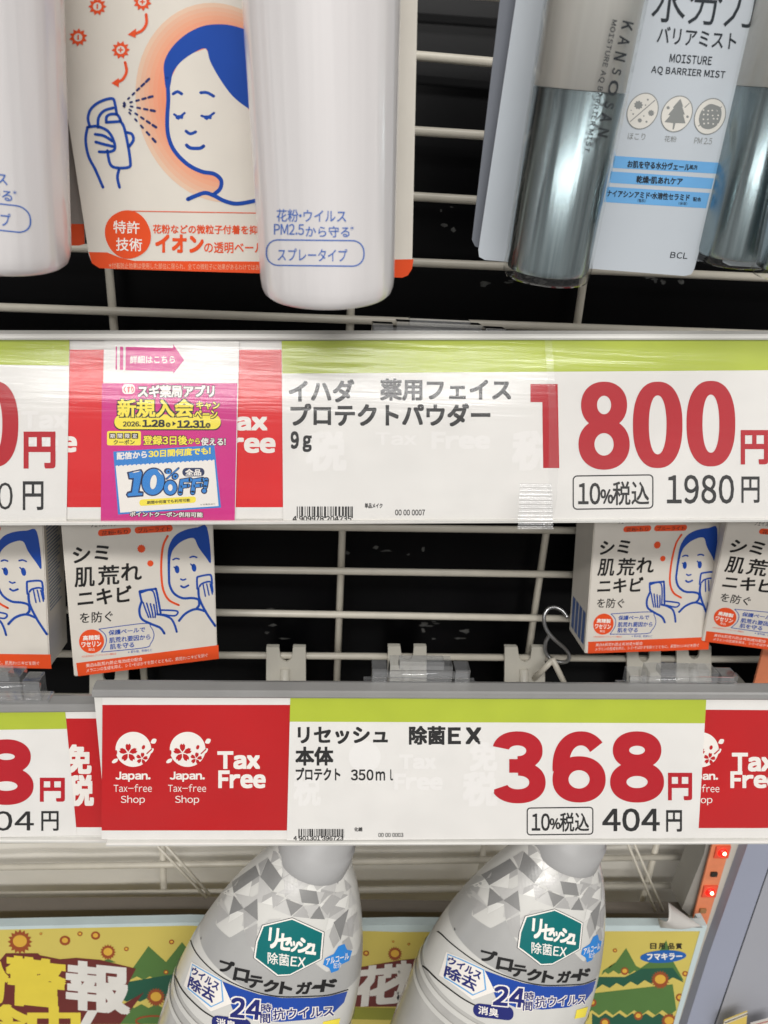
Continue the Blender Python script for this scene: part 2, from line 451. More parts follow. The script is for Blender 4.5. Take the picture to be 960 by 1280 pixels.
rl2 = rail('price_rail', 'short price rail set back behind the grey one, holding the cut off 8', YL+.012, (0, 887), (125, 886), (0, 1046), (125, 1046), -.36, P(pll, 150, 960).x, RAILG, .0036)

# ---- digits drawn as strokes
def arc(A, cx, cy, rx, ry, wx, wy, a0, a1, lv, n=40):
    V, F = [], []
    for k in range(n+1):
        t = math.radians(a0+(a1-a0)*k/n); c, q = math.cos(t), math.sin(t)
        c = math.copysign(abs(c)**.93, c); q = math.copysign(abs(q)**.93, q)
        V += [(cx+rx*c, cy+ry*q), (cx+(rx-wx)*c, cy+(ry-wy)*q)]
    F = [(2*k, 2*k+1, 2*k+3, 2*k+2) for k in range(n)]
    A.add(V, F, lv)
def digit(A, ch, x0, y0, x1, y1, w, lv=1):
    Wd, H = x1-x0, y1-y0; h = w/2
    if ch == '0':
        A.poly(ell((x0+x1)/2, (y0+y1)/2, Wd/2, H/2, n=64, e=2.35), lv, [ell((x0+x1)/2, (y0+y1)/2, Wd/2-w, H/2-w*.86, n=64, e=2.2)[::-1]])
    elif ch == '8':
        xc = (x0+x1)/2; a = .265*H; b = .288*H; k = w*.88
        A.poly(ell(xc, y0+a, Wd*.45, a, n=56, e=2.15), lv, [ell(xc, y0+a, Wd*.45-w, a-k, n=56)[::-1]])
        A.poly(ell(xc, y1-b, Wd*.5, b, n=56, e=2.15), lv+.3, [ell(xc, y1-b, Wd*.5-w, b-k, n=56)[::-1]])
    elif ch == '6':
        xc = (x0+x1)/2; b = .325*H
        A.poly(ell(xc, y1-b, Wd*.5, b, n=56, e=2.15), lv, [ell(xc, y1-b, Wd*.5-w*.98, b-w*.85, n=56)[::-1]])
        arc(A, x0+Wd*.535, y0+H*.5, Wd*.535, H*.5, w*1.0, w*.86, -42, -186, lv+.3)
    elif ch == '3':
        xc = (x0+x1)/2; a = .27*H; b = .29*H
        arc(A, xc-Wd*.01, y0+a, Wd*.455, a, w, w*.86, -168, 90, lv)
        arc(A, xc, y1-b, Wd*.5, b, w, w*.86, -90, 160, lv+.3)
        A.poly([(x0+Wd*.34, y0+.385*H), (xc, y0+.385*H), (xc, y0+.575*H), (x0+Wd*.34, y0+.575*H)], lv+.6)
    elif ch == '1':
        A.poly([(x0, y0), (x1-2, y0), (x1, y1), (x1-w*1.12, y1), (x1-w*1.12-1, y0+H*.215), (x0, y0+H*.215)], lv)
def barcode(A, x0, y0, x1, y1, seed, slope=0):
    rnd = random.Random(seed); x = x0; wd = x1-x0
    while x < x1:
        w = rnd.choice((.9, 1.1, 1.8, 2.4))*wd/68; tall = 2.5 if (x-x0 < 2.2 or x1-x < 2.6 or abs(x-(x0+x1)/2) < 1.3) else 0
        q = slope*(x-x0); A.poly([(x, y0+q), (min(x+w, x1), y0+q), (min(x+w, x1), y1+tall+q), (x, y1+tall+q)], 1)
        x += w+rnd.choice((.9, 1.2, 1.9))*wd/68
def sakura(A, cx, cy, r, lv, rot=-90):
    for k in range(5):
        a = math.radians(rot+72*k); c, s = math.cos(a), math.sin(a)
        pts = [(.12, 0), (.45, -.26), (.8, -.30), (1.02, -.14), (.88, 0), (1.02, .14), (.8, .30), (.45, .26)]
        A.poly([(cx+r*(x*c-y*s), cy+r*(x*s+y*c)) for x, y in pts], lv)

# ---------------------------------------------------------------- upper tax-free strip (one long red insert under the cards)
s = slab('tax_free_strip', [(-60, 426), (700, 426), (700, 648), (-60, 649)], vplane(YU+.0009), .0002, WHITE)
tag(s, 'white edged red tax free strip behind the pink flyer in the upper rail', 'strip')
suf = vplane(YU+.0009)
RED2 = mat('bright_red_ink', (216, 14, 20), .5, spec=.25, var=.05, vscale=25)
Art(suf).poly([(-60, 437), (352, 437), (354, 634), (-60, 634)]).build('red_panel', RED2, s)
A = Art(suf).text('Tax', 272, 517, 333, 537, bold=.05); A.text('Free', 272, 543, 343, 565, bold=.05)
A.text('Tax', 22, 513, 83, 533, bold=.05); A.text('Free', 24, 541, 95, 564, bold=.05); A.build('lettering', PWHITE, s)

# ---------------------------------------------------------------- upper left card
pc1 = vplane(YU+.0004)
c = slab('price_card', [(-70, 421), (87, 423), (83, 653), (-70, 652)], pc1, .0002, WHITE)
tag(c, 'white price card showing only a zero and yen sign beside the pink flyer', 'price card', 'white price cards in the rails')
Art(pc1).poly([(-70, 421), (87, 423), (86, 457), (-70, 455)]).build('header_band', LIME, c)
A = Art(pc1); digit(A, '0', -40, 476, 23, 584, 20); A.text('円', 31, 541, 68, 584, bold=.036); A.build('price', PRICE, c)
A = Art(pc1); A.text('0', -3, 603, 16, 637, bold=.0); A.text('円', 29, 602, 54, 637, bold=.015); A.build('tax_price', BLACK, c)
Art(pc1).text('Tax', 28, 515, 84, 535, bold=.05, lv=.1).text('Fre', 30, 543, 72, 563, bold=.05, lv=.1).build('show_through', GHOST, c)

# ---------------------------------------------------------------- promo flyer
pf = vplane(YU+.0002)
fl = slab('coupon_flyer', [(130, 424), (299, 426), (294, 653), (126, 652)], pf, .0002, WHITE)
tag(fl, 'pink and white app coupon flyer with a 10 percent off ticket in upper rail', 'flyer')
C = Z(120, 420, .19792)
Art(pf, C).poly([(38, 298), (893, 298), (876, 1178), (30, 1168)]).build('pink_panel', MAGENTA, fl)
A = Art(pf, C); A.poly([(125, 66), (133, 66), (133, 212), (123, 212)]); A.poly([(152, 66), (172, 68), (172, 214), (150, 213)])
A.poly([(188, 68), (488, 76), (488, 52), (556, 152), (488, 238), (488, 224), (186, 216)]); A.build('arrow', MAGENTA, fl)
A = Art(pf, C); A.text('詳細はこちら', 216, 124, 498, 172, bold=.03); A.build('arrow_lettering', PWHITE, fl)
# headline with outline
A = Art(pf, C); A.text('スギ薬局アプリ', 268, 312, 745, 384, bold=.11, lv=1); A.text('新規入会', 140, 402, 612, 508, bold=.10, lv=1)
A.text('キャン', 636, 414, 780, 462, bold=.12, lv=1); A.text('ペーン', 624, 470, 766, 518, bold=.12, lv=1)
A.poly(rrect(112, 500, 792, 596, 48), .2); A.build('headline_outline', BLACK, fl)
Art(pf, C).poly(rrect(116, 496, 788, 588, 46), .55).text('新規入会', 140, 402, 612, 508, bold=.035, lv=2).text('キャン', 636, 414, 780, 462, bold=.03, lv=2).text('ペーン', 624, 470, 766, 518, bold=.03, lv=2).build('headline', YELLOW, fl)
Art(pf, C).text('スギ薬局アプリ', 268, 312, 745, 384, bold=.04, lv=2).poly(rrect(166, 304, 246, 366, 24), 1).build('brand_line', PWHITE, fl)
A = Art(pf, C); A.text('くすり', 176, 318, 238, 356, bold=.04, lv=2); A.build('badge_lettering', RED2, fl)
A = Art(pf, C); A.text('2026.', 172, 540, 282, 570, bold=.03, lv=3); A.text('1.28', 296, 530, 432, 572, bold=.05, lv=3)
A.poly([(484, 538), (506, 552), (484, 568)], 3); A.text('12.31', 516, 534, 690, 578, bold=.05, lv=3); A.poly(ell(456, 560, 15), 3); A.poly(ell(708, 564, 16), 3); A.build('dates', BLACK, fl)
Art(pf, C).text('水', 447, 550, 466, 570, lv=4).text('木', 698, 554, 718, 574, lv=4).build('date_mark', YELLOW, fl)
A = Art(pf, C); A.poly(rrect(70, 600, 284, 690, 12), 1); A.build('coupon_badge', YELLOW, fl)
A = Art(pf, C); A.text('クーポン', 112, 654, 244, 684, bold=.02, lv=2)
for k in range(4): A.poly(rrect(84+47*k, 612, 126+47*k, 648, 4), 2)
A.text('登録3日後', 300, 630, 576, 686, bold=.10, lv=.5); A.text('から', 584, 646, 656, 680, bold=.09, lv=.5); A.text('使える!', 664, 644, 818, 690, bold=.10, lv=.5)
A.build('badge_outline', BLACK, fl)
A = Art(pf, C)
for k, t in enumerate('期間限定'): A.text(t, 91+47*k, 617, 119+47*k, 643, bold=.02, lv=3)
A.text('使える!', 664, 644, 818, 690, bold=.03, lv=2); A.build('badge_lettering', PWHITE, fl)
Art(pf, C).text('登録3日後', 300, 630, 576, 686, bold=.03, lv=2).text('から', 584, 646, 656, 680, bold=.03, lv=2).build('terms_line', YELLOW, fl)
D = Z(140, 535, .16667)
Art(pf, D).poly([(10, 176), (768, 128), (818, 596), (46, 648)], 1).build('ticket', SKYB, fl)
tk = [(28, 284)]
n = 22
for k in range(n):
    x = 34+(764-34)*k/n; y = 282-(282-238)*k/n; dx = (764-34)/n
    tk += [(x+dx*.25, y-3), (x+dx*.5, y+6), (x+dx*.75, y-2)]
tk += [(768, 236), (800, 584), (62, 634)]
Art(pf, D).poly(tk, 2).build('ticket_face', PWHITE, fl)
Art(pf, D).text('配信から', 38, 184, 262, 236, slope=-.06, bold=.04, lv=2.2).build('ticket_lettering', PWHITE, fl)
Art(pf, D).text('30日間何度でも!', 276, 168, 738, 220, slope=-.055, bold=.04, lv=2.4).poly(rrect(206, 536, 630, 584, 20, slope=-.06), 3).build('ticket_highlight', YELLOW, fl)
A = Art(pf, D)
for dx in (0,):
    A.poly([(112, 330), (220, 306), (236, 330), (208, 470), (240, 476), (236, 512), (118, 522), (104, 500), (116, 476), (140, 470), (152, 388), (124, 384)], 3)
    A.poly(ell(310, 402, 92, 108, 8), 3)
    A.poly(ell(438, 446, 56, 62), 3)
    A.stroke([(412, 322), (430, 322)], 44, 3); A.stroke([(478, 358), (470, 366)], 48, 3); A.stroke([(410, 380), (500, 300)], 16, 3)
    A.stroke([(588, 388), (524, 394), (512, 486)], 44, 3, sm=False); A.stroke([(516, 438), (572, 432)], 36, 3)
    A.stroke([(682, 386), (616, 392), (606, 482)], 44, 3, sm=False); A.stroke([(612, 434), (668, 428)], 36, 3)
    A.stroke([(708, 388), (700, 440)], 42, 3); A.poly(ell(692, 470, 24), 3)
    A.poly(rrect(528, 298, 694, 362, 30), 3)
A.build('discount_outline', mat('navy_outline_ink', (22, 40, 84), .5), fl)
A = Art(pf, D)
A.poly([(128, 336), (214, 316), (226, 336), (196, 484), (230, 488), (228, 502), (124, 510), (116, 498), (124, 488), (152, 482), (166, 374), (134, 374)], 4)
A.poly(ell(310, 402, 82, 98, 8), 4, [ell(312, 404, 26, 56, 8)[::-1]])
A.poly(ell(438, 446, 47, 53), 4, [ell(438, 446, 18, 26)[::-1]])
A.poly(ell(424, 326, 19), 4, [ell(424, 326, 7)[::-1]]); A.poly(ell(476, 362, 20), 4, [ell(476, 362, 8)[::-1]]); A.stroke([(412, 378), (498, 302)], 8, 4.5)
A.stroke([(588, 388), (524, 394), (512, 486)], 28, 4, sm=False); A.stroke([(516, 438), (572, 432)], 22, 4.5)
A.stroke([(682, 386), (616, 392), (606, 482)], 28, 4, sm=False); A.stroke([(612, 434), (668, 428)], 22, 4.5)
A.stroke([(708, 388), (700, 440)], 26, 4); A.poly(ell(692, 470, 15), 4)
A.build('discount', SKYB, fl)
A = Art(pf, D); A.text('全品', 552, 308, 668, 354, bold=.04, lv=4); A.poly(ell(312, 404, 24, 54, 8), 3.5); A.poly(ell(438, 446, 17, 25), 3.5); A.stroke([(160, 332), (206, 322)], 7, 5); A.stroke([(350, 318), (374, 346)], 8, 5); A.build('ticket_white', PWHITE, fl)
A = Art(pf, D); A.text('期間中何度でも利用可能', 264, 546, 586, 570, slope=-.06, bold=.02, lv=4); A.text('※対象外あり', 664, 568, 774, 580, slope=-.06, lv=4)
A.text('ポイントクーポン併用可能', 136, 626, 680, 662, slope=.01, bold=.13, lv=3); A.build('footer_outline', BLACK, fl)
Art(pf, D).text('ポイントクーポン併用可能', 136, 626, 680, 662, slope=.01, bold=.03, lv=4).build('footer_lettering', PWHITE, fl)

# ---------------------------------------------------------------- upper long card (1800)
pc2 = vplane(YU)
c = slab('price_card', [(352, 426), (1060, 420), (1060, 648), (354, 652)], pc2, .0002, WHITE)
tag(c, 'white price card with lime band reading 1800 yen in the upper rail', 'price card', 'white price cards in the rails')
Art(pc2).poly([(352, 426), (1060, 421), (1060, 462), (353, 467)]).build('header_band', LIME, c)
A = Art(pc2); A.text('イハダ', 362, 475, 442, 502, bold=0.036); A.text('薬用フェイス', 476, 474, 638, 500, slope=.0, bold=0.036)
A.text('プロテクトパウダー', 364, 505, 612, 532, slope=0, bold=0.036); A.text('9', 364, 540, 373, 560, bold=0.044); A.text('g', 379, 545, 389, 564, bold=0.044); A.build('product_name', BLACK, c)
A = Art(pc2)
digit(A, '1', 663, 480, 699, 585, 18); digit(A, '8', 723, 477, 787, 587, 20); digit(A, '0', 791, 477, 853, 585, 20); digit(A, '0', 858, 476, 919, 583, 20)
A.text('円', 927, 539, 959, 579, bold=.036); A.build('price', PRICE, c)
A = Art(pc2); A.stroke(rrect(716.5, 595, 816, 636.5, 5, slope=-.015), 1.6, closed=True, sm=False)
A.text('10', 723, 604, 750, 630, bold=.02); A.text('%', 751, 612, 766, 629, bold=.03); A.text('税込', 766, 602, 811, 631, bold=.015)
A.text('1980', 834, 594, 917, 629, bold=.014, track=.03); A.text('円', 927, 596, 949, 628, bold=.015); A.build('tax_price', BLACK, c)
A = Art(pc2); barcode(A, 371, 633, 441, 645, 3); A.text('4 909978 204235', 366, 645, 439, 651.5, bold=.03)
A.text('単品メイク', 456, 629, 478, 635, bold=.03); A.text('00 00 0007', 494, 637, 531, 644, bold=.02); A.build('barcode', BLACK, c)
A = Art(pc2); A.text('税', 384, 541, 431, 587, bold=.05, lv=.1); A.text('Free', 541, 541, 611, 560, bold=.06, lv=.1); A.text('Tax', 470, 541, 520, 556, bold=.03, lv=.1); A.text('税', 642, 540, 690, 586, bold=.05, lv=.1); A.build('show_through', GHOST, c)

# ---------------------------------------------------------------- lower left card + strip
pl2 = vplane(YL+.0125)
s = slab('tax_free_strip', [(-60, 888), (160, 888), (160, 1044), (-60, 1044)], vplane(YL+.0127), .0002, WHITE)
tag(s, 'narrow red strip lettered with two white kanji beside the blossom logos', 'strip')
sv = vplane(YL+.0127)
Art(sv).poly([(-60, 898), (160, 898), (160, 1034), (-60, 1034)]).build('red_panel', RED, s)
Art(sv).text('免', 82, 932, 113, 966, bold=.05).text('税', 84, 970, 116, 1006, bold=.05).build('lettering', PWHITE, s)
c = slab('price_card', [(-70, 884), (81, 883), (96, 1044), (-70, 1048)], pl2, .0002, WHITE)
tag(c, 'white price card with a cut off red 8 beside the white kanji strip', 'price card', 'white price cards in the rails')
Art(pl2).poly([(-70, 884), (81, 883), (83.6, 911), (-70, 913)]).build('header_band', LIME, c)
A = Art(pl2); digit(A, '8', -26, 924, 42, 1006, 20); A.text('円', 51, 973, 80, 1001, bold=.036); A.build('price', PRICE, c)
A = Art(pl2); A.text('404', -34, 1014, 42, 1038, bold=.01); A.text('円', 52, 1014, 73, 1038, bold=.015); A.build('tax_price', BLACK, c)

# ---------------------------------------------------------------- lower long strip and card
sl = vplane(YL+.0006)
s = slab('tax_free_strip', [(128, 869), (1040, 873), (1040, 1047), (127, 1049)], sl, .0002, WHITE)
tag(s, 'red tax free strip with two white blossom logos beside the 368 yen card', 'strip')
Art(sl).poly([(128, 881), (364, 881), (360, 1038), (127, 1038)]).poly([(870, 887), (1040, 888), (1040, 1035), (870, 1035)]).build('red_panel', RED, s)
A = Art(sl); Bq = Art(sl)
F1 = Z(130, 900, .21875)
def logo(dx, dy=0):
    k = lambda p: F1((p[0]+dx, p[1]+dy))
    A.xf = k; Bq.xf = k
    A.poly(ell(168, 167, 102, 100, n=48), 1)
    A.poly(smooth([(46, 238), (60, 222), (80, 220), (74, 238), (54, 246)], 5, True), 2); A.poly(smooth([(268, 124), (280, 106), (300, 110), (292, 132), (272, 132)], 5, True), 2)
    A.poly(smooth([(250, 188), (262, 166), (284, 162), (278, 182), (262, 192)], 5, True), 2)
    A.text('Japan.', 68, 296, 264, 350, bold=.035); A.text('Tax-free', 56, 366, 274, 410); A.text('Shop', 96, 430, 234, 484)
    sakura(Bq, 139, 186, 52, 3); sakura(Bq, 217, 218, 34, 3, -80)
    Bq.poly(ell(226, 154, 9, 13, 20), 3); Bq.poly(ell(70, 184, 6, 14), 3); Bq.stroke([(246, 190), (272, 166)], 7, 3)
logo(0); logo(310); logo(3242, 2)
A.xf = ID
A.text('Tax', 273, 940, 324, 960, bold=.05); A.text('Free', 274, 964, 331, 984, bold=.05)
A.text('Tax', 916, 942, 967, 963, bold=.05); A.text('Free', 914, 965, 974, 984, bold=.05)
A.build('lettering', PWHITE, s); Bq.build('blossom', RED, s)
pc3 = vplane(YL)
c = slab('price_card', [(363, 869), (883, 872), (872.5, 1047), (358.5, 1050.5)], pc3, .0002, WHITE)
tag(c, 'white price card with lime band reading 368 yen in the lower rail', 'price card', 'white price cards in the rails')
Art(pc3).poly([(363, 869), (883, 872), (881, 904), (362.2, 902)]).build('header_band', LIME, c)
A = Art(pc3); A.text('リセッシュ', 373, 909, 484, 929, bold=0.036); A.text('除菌', 512, 908, 556, 930, bold=0.039); A.text('E', 561, 910, 575, 929, bold=0.044); A.text('X', 583, 910, 601, 929, bold=0.044)
A.text('本体', 370, 934, 416, 956, bold=0.039); A.text('プロテクト', 370, 960, 425, 975, bold=0.034)
for ch, x in (('3', 439), ('5', 448.5), ('0', 458.5), ('m', 470), ('l', 488)): A.text(ch, x, 962 if ch not in 'm' else 964.5, x+(8 if ch != 'l' else 3)+(3 if ch == 'm' else 0), 975, bold=0.026)
A.build('product_name', BLACK, c)
A = Art(pc3); digit(A, '3', 613, 914, 682, 1004, 20.5); digit(A, '6', 690.5, 914, 757, 1003, 20.5); digit(A, '8', 762.5, 914, 830, 1003, 20.5)
A.text('円', 836, 967, 864, 999, bold=.036); A.build('price', PRICE, c)
A = Art(pc3); A.stroke(rrect(659, 1010, 741, 1043.5, 4, slope=-.012), 1.5, closed=True, sm=False)
A.text('10', 665, 1017, 687, 1038, bold=.02); A.text('%', 687.5, 1023, 700, 1036, bold=.03); A.text('税込', 700, 1016, 736, 1039, bold=.018)
A.text('404', 753.5, 1011, 824, 1038.5, bold=.02); A.text('円', 833, 1013, 852, 1039, bold=.02); A.build('tax_price', BLACK, c)
A = Art(pc3); barcode(A, 373, 1036, 430, 1045, 5); A.text('4 901301 396723', 367, 1045, 429, 1050.2, bold=.03); A.text('化雑', 443, 1034, 453, 1039, bold=.03); A.text('00 00 0003', 473, 1041, 504, 1046, bold=.02); A.build('barcode', BLACK, c)
A = Art(pc3); A.text('免', 588, 926, 620, 962, bold=.05); A.text('税', 580, 966, 620, 1006, bold=.05); A.text('Tax', 500, 944, 544, 960, bold=.06); A.text('Free', 494, 968, 552, 986, bold=.06)
A.text('税', 368, 966, 400, 1006, bold=.04, lv=.1); A.poly(ell(456, 946, 20), .1); A.text('Japan.', 436, 972, 478, 982, lv=.1); A.build('show_through', GHOST, c)

# ---------------------------------------------------------------- clear films over the upper rail
FILM = clear_mat('clear_film', (.985, .985, .985), .17, .03, 1.35, .2, 40, (.35, 1, 9))
FILM3 = clear_mat('clear_film_hazy', (.985, .985, .985),   .16, .045, 1.3, .14, 40, (.35, 1, 9))
FILM2 = clear_mat('clear_film_light', (.995, .995, .995), .2, .01, .7, .03, 20, (.6, 1, 3))
def film(name, label, Y, xa, xb, ytop, ybot, mt, bulge, tilt):
    pa = vplane(Y); nx, nz_ = 40, 40; V, F = [], []
    for j in range(nz_+1):
        v = j/nz_
        for i in range(nx+1):
            px = xa+(xb-xa)*i/nx; py = ytop+(ybot-ytop)*v
            p = P(pa, px, py)
            # rolls back towards the top lip, gently loose elsewhere
            off = -bulge*(1-math.exp(-(v/tilt)**1.5))*(1-v**7) - .0002*math.sin(px*.021+v*3)*math.sin(math.pi*v)
            V.append(p+Vector((0, off, 0)))
    for j in range(nz_):
        for i in range(nx): a = j*(nx+1)+i; F.append((a, a+nx+1, a+nx+2, a+1))
    o = obj(name, V, F, mt, None, True); tag(o, label, 'plastic film'); return o
film('clear_film', 'streaky clear film covering the coupon flyer and product name in the upper rail', YU-.0016, -60, 690, 423, 652, FILM, .0112, .37)
film('clear_film', 'hazy clear film covering the big red 1800 digits in the upper rail', YU-.0022, 681, 1060, 424, 652, FILM3, .0066, .22)
# ridged tape where the films meet
TAPE = clear_mat('ridged_tape', (.95, .95, .95), .16, .16, 2.6)
pt = vplane(YU-.0142); V, F = [], []
nn = 46
for j in range(nn+1):
    v = j/nn; dz = .0007*math.sin(v*2*math.pi*11)
    for px0, px1 in ((650, 690),):
        V += [P(pt, 650-3*v, 604+58*v)+Vector((0, dz, 0)), P(pt, 690+1.5*v, 605+57*v)+Vector((0, dz, 0))]
for j in range(nn): F.append((2*j, 2*j+2, 2*j+3, 2*j+1))
tag(obj('adhesive_tape', V, F, TAPE, None, True), 'short ridged clear tape joining the two films below the 1800 price', 'tape')
# film over the lower rail's own card
film('clear_film', 'clear cover over the 368 yen card and red strip in the lower rail', YL-.0022, 127, 1040, 869, 1048, FILM2, .0006, .3)
film('clear_film', 'clear cover over the cut off price card beside the white kanji strip', YL+.0095, -60, 127, 886, 1046, FILM2, .0006, .3)
#@@OBJECTS
# ================================================================== TOP ROW PRODUCTS
LEAN = -11
CANW = mat('can_white', (221, 217, 216), .22, spec=1.0, metal=.12, var=.03, vscale=6, bump=.35, bscale=7, stretch=(16, 16, .5), aniso=.95)
ORANGE2 = ORANGE
# hanging cards are printed first, the cans stand in front of them
pcard = vplane(.284, LEAN, 0, (300, 340))
cardpts = [(20, -330), (530, -330), (522, -2), (515, 336), (510, 344), (503, 347), (140, 336), (124, 335), (115, 329), (111, 318), (62, 0)]
c = slab('hanging_card', cardpts, pcard, .0006, CREAM)
tag(c, 'cream hanging card printed with a blue haired woman, a hand sprayer and orange band', 'hanging card')
AZ = Z(60, 0, .29167); BZ = Z(110, 240, .25)
Art(pcard).poly([(111, 315), (134, 315.5), (150, 322), (168, 326), (330, 327), (517, 324), (515, 336), (510, 344), (503, 347), (140, 336), (124, 335), (115, 329)]).build('orange_band', ORANGE, c)
steps = 9
halo_parent = None
for k in range(steps):
    t = k/(steps-1); q = 1-t*.36
    col = tuple(int(a+(b-a)*t**.8) for a, b in zip((224, 190, 164), (238, 136, 98)))
    h = Art(pcard, AZ).poly(ell(735+20*t, 440-10*t, 355*q, 432*q, -14, 56), .1+k*.1).build('halo' if k == 0 else 'halo_ring', mat('halo_ink_%d' % k, col, .5), c if k == 0 else halo_parent)
    if k == 0: halo_parent = h
face = [(512, 380), (525, 340), (560, 270), (620, 228), (675, 208), (760, 330), (860, 470), (930, 500), (930, 868), (820, 872), (760, 860), (712, 835), (740, 806), (742, 770), (712, 744), (660, 735), (600, 705), (545, 650), (518, 590), (512, 520), (516, 420)]
Art(pcard, AZ).poly(face, 1.2).build('face', CREAM, c)
A = Art(pcard, AZ)
A.poly(smooth([(500, 340), (498, 270), (530, 205), (590, 148), (660, 113), (730, 104), (800, 112), (880, 145), (930, 220), (930, 500), (855, 462), (790, 410), (735, 335), (695, 262), (677, 208), (625, 226), (570, 265), (537, 310), (526, 360), (518, 385), (506, 380)], 4, True), 2)
A.build('hair', BLUE, c)
A = Art(pcard, AZ)
A.stroke([(511, 330), (516, 420), (511, 520), (518, 590), (545, 650), (600, 705), (660, 735), (712, 745), (742, 772), (738, 808), (712, 832)], 17, 2.2)
A.stroke([(600, 853), (640, 836), (675, 826), (712, 838), (760, 862), (820, 872), (930, 850)], 17, 2.4)
for p in ([(537, 402), (555, 393), (573, 402)], [(655, 397), (682, 397), (710, 412)]): A.stroke(p, 13, 2)
for p in ([(541, 490), (562, 500), (586, 484)], [(658, 496), (684, 501), (712, 484)]):
    A.stroke(p, 10, 2); x, y = p[1]; A.poly([(x-18, y-6), (x+20, y-8), (x+16, y+10), (x+4, y+8), (x-2, y+14), (x-14, y+8)], 2.2)
A.stroke([(592, 562), (610, 573), (633, 565)], 13, 2); A.stroke([(594, 622), (612, 634), (650, 635), (667, 626)], 15, 2)
A.build('face_lines', BLUE, c)
A = Art(pcard, AZ)
for p in ([(180, 542), (172, 505), (186, 465), (225, 435), (276, 422), (288, 448), (292, 470)], [(215, 545), (217, 505), (240, 475), (280, 462)],
          [(250, 522), (252, 500), (270, 489), (298, 492), (312, 516)], [(312, 520), (326, 545), (341, 610), (353, 690), (346, 716), (290, 718), (266, 700), (255, 645)], [(250, 524), (312, 520)],
          [(172, 545), (210, 541), (255, 560), (280, 598), (287, 636), (265, 650), (220, 650)], [(203, 575), (240, 582), (276, 604)], [(205, 608), (240, 618), (282, 628)],
          [(170, 545), (162, 600), (174, 668), (205, 730), (236, 802)], [(305, 726), (298, 760), (307, 802)], [(338, 567), (360, 575), (366, 600), (348, 628)], [(292, 470), (296, 490)]): A.stroke(p, 12, 2.2)
A.build('hand_drawing', BLUE, c)
A = Art(pcard, AZ)
for ex, ey, n in ((440, 332, 6), (458, 410, 5), (470, 478, 5), (474, 552, 6), (474, 622, 6)):
    d = Vector((ex-318, ey-448)); L = d.length; d.normalize(); nrm = Vector((-d.y, d.x))
    for k in range(n):
        t0 = 8+(L-8)*k/n; ln = 6+14*k/n; a = Vector((318, 448))+d*t0+nrm*0; b = a+d*ln
        A.stroke([tuple(a), tuple(b)], 7+5*k/n, 2.6)
A.build('spray_dashes', mat('spray_ink', (40, 52, 110), .5), c)
A = Art(pcard, AZ); Bq = Art(pcard, AZ)
for k, (x, y) in enumerate(((212, 28), (405, 8), (130, 160), (312, 214))):
    A.poly(star(x, y, 40, 27, 10, .2*k), 2); Bq.poly(ell(x, y, 18, 17), 2.4)
    if k % 2: A.stroke([(x-9, y), (x+9, y)], 6, 2.8); A.stroke([(x, y-9), (x, y+9)], 6, 2.9)
    else: A.stroke([(x, y-8), (x, y+8)], 7, 2.8)
for p, hd in (([(421, 62), (422, 100), (404, 130), (374, 144)], [(342, 148), (378, 122), (376, 162)]), ([(331, 268), (337, 305), (322, 338), (298, 352)], [(272, 356), (304, 334), (304, 374)])):
    A.stroke(p, 12, 2); A.poly(hd, 2.2)
A.build('germ_signs', ORANGE, c); Bq.build('germ_centre', CREAM, c)
A = Art(pcard, BZ); A.poly(ell(200, 214, 120, 118, 12, e=2.15), 1.4); A.build('badge_ring', CREAM, c)
A = Art(pcard, BZ); A.poly(ell(200, 212, 112, 121, -25, e=2.15), 2); A.stroke([(218, 95), (900, 106)], 4, 2, sm=False)
A.text('花粉などの微粒子付着を抑え', 326, 162, 890, 206, slope=.01, bold=.02, lv=2); A.text('イオン', 340, 214, 575, 298, slope=.015, bold=.045, lv=2); A.text('の透明ベール', 582, 250, 880, 304, slope=.006, bold=.015, lv=2)
A.build('badge', ORANGE, c)
Art(pcard, BZ).text('特許', 128, 142, 258, 204, slope=.04, bold=.012, lv=3).text('技術', 142, 228, 270, 292, slope=.03, bold=.012, lv=3).build('badge_lettering', PWHITE, c)
Art(pcard, BZ).text('*付着防止効果は使用した部位に限られ、全ての微粒子に効果があるわけではありません', 104, 352, 940, 382, slope=.012, lv=2).build('small_print', PEACH, c)

# card of the left can
p2 = vplane(.288, LEAN, 0, (60, 300))
GREYCARD = mat('card_grey', (150, 144, 138), .5, var=.03)
c = slab('hanging_card', [(-240, -330), (78, -330), (92, 0), (106, 296), (106, 305), (98, 307), (-240, 300)], p2, .0006, GREYCARD)
tag(c, 'grey hanging card with an orange foot behind the left white can', 'hanging card')
Art(p2).poly([(-240, 276), (105, 280), (106, 305), (98, 307), (-240, 300)]).build('orange_band', ORANGE, c)

# spray can
pax = vplane(.262, LEAN, 0, (410, 362))
B0 = P(pax, 410, 366); B1 = P(pax, 402, 0)
def axis_matrix(b, t, turn=0):
    z = (t-b).normalized(); y = Vector((0, 1, 0)); y = (y-z*z.dot(y)).normalized(); x = y.cross(z)
    M = Matrix((x, y, z)).transposed().to_4x4(); M.translation = b
    return M @ Matrix.Rotation(math.radians(turn), 4, 'Z')
MC = axis_matrix(B0, B1)
rc = 82.5/FPX*(B0-O).dot(FW)
can = thing('spray_can', 'white spray can with blue lettering in front of the woman card', 'spray can', MC, 'white spray cans hanging in the top row')
prof = [(rc*.55, .0016), (rc*.80, .0002), (rc*.90, 0), (rc*.955, .0010), (rc*.985, .0028), (rc, .0056)] + [(rc, .0056+.15*k/30) for k in range(1, 31)] + [(rc*.97, .1595), (rc*.86, .165), (rc*.70, .1675)]
body = lathe('can_body', prof, MC, CANW, can, 192)
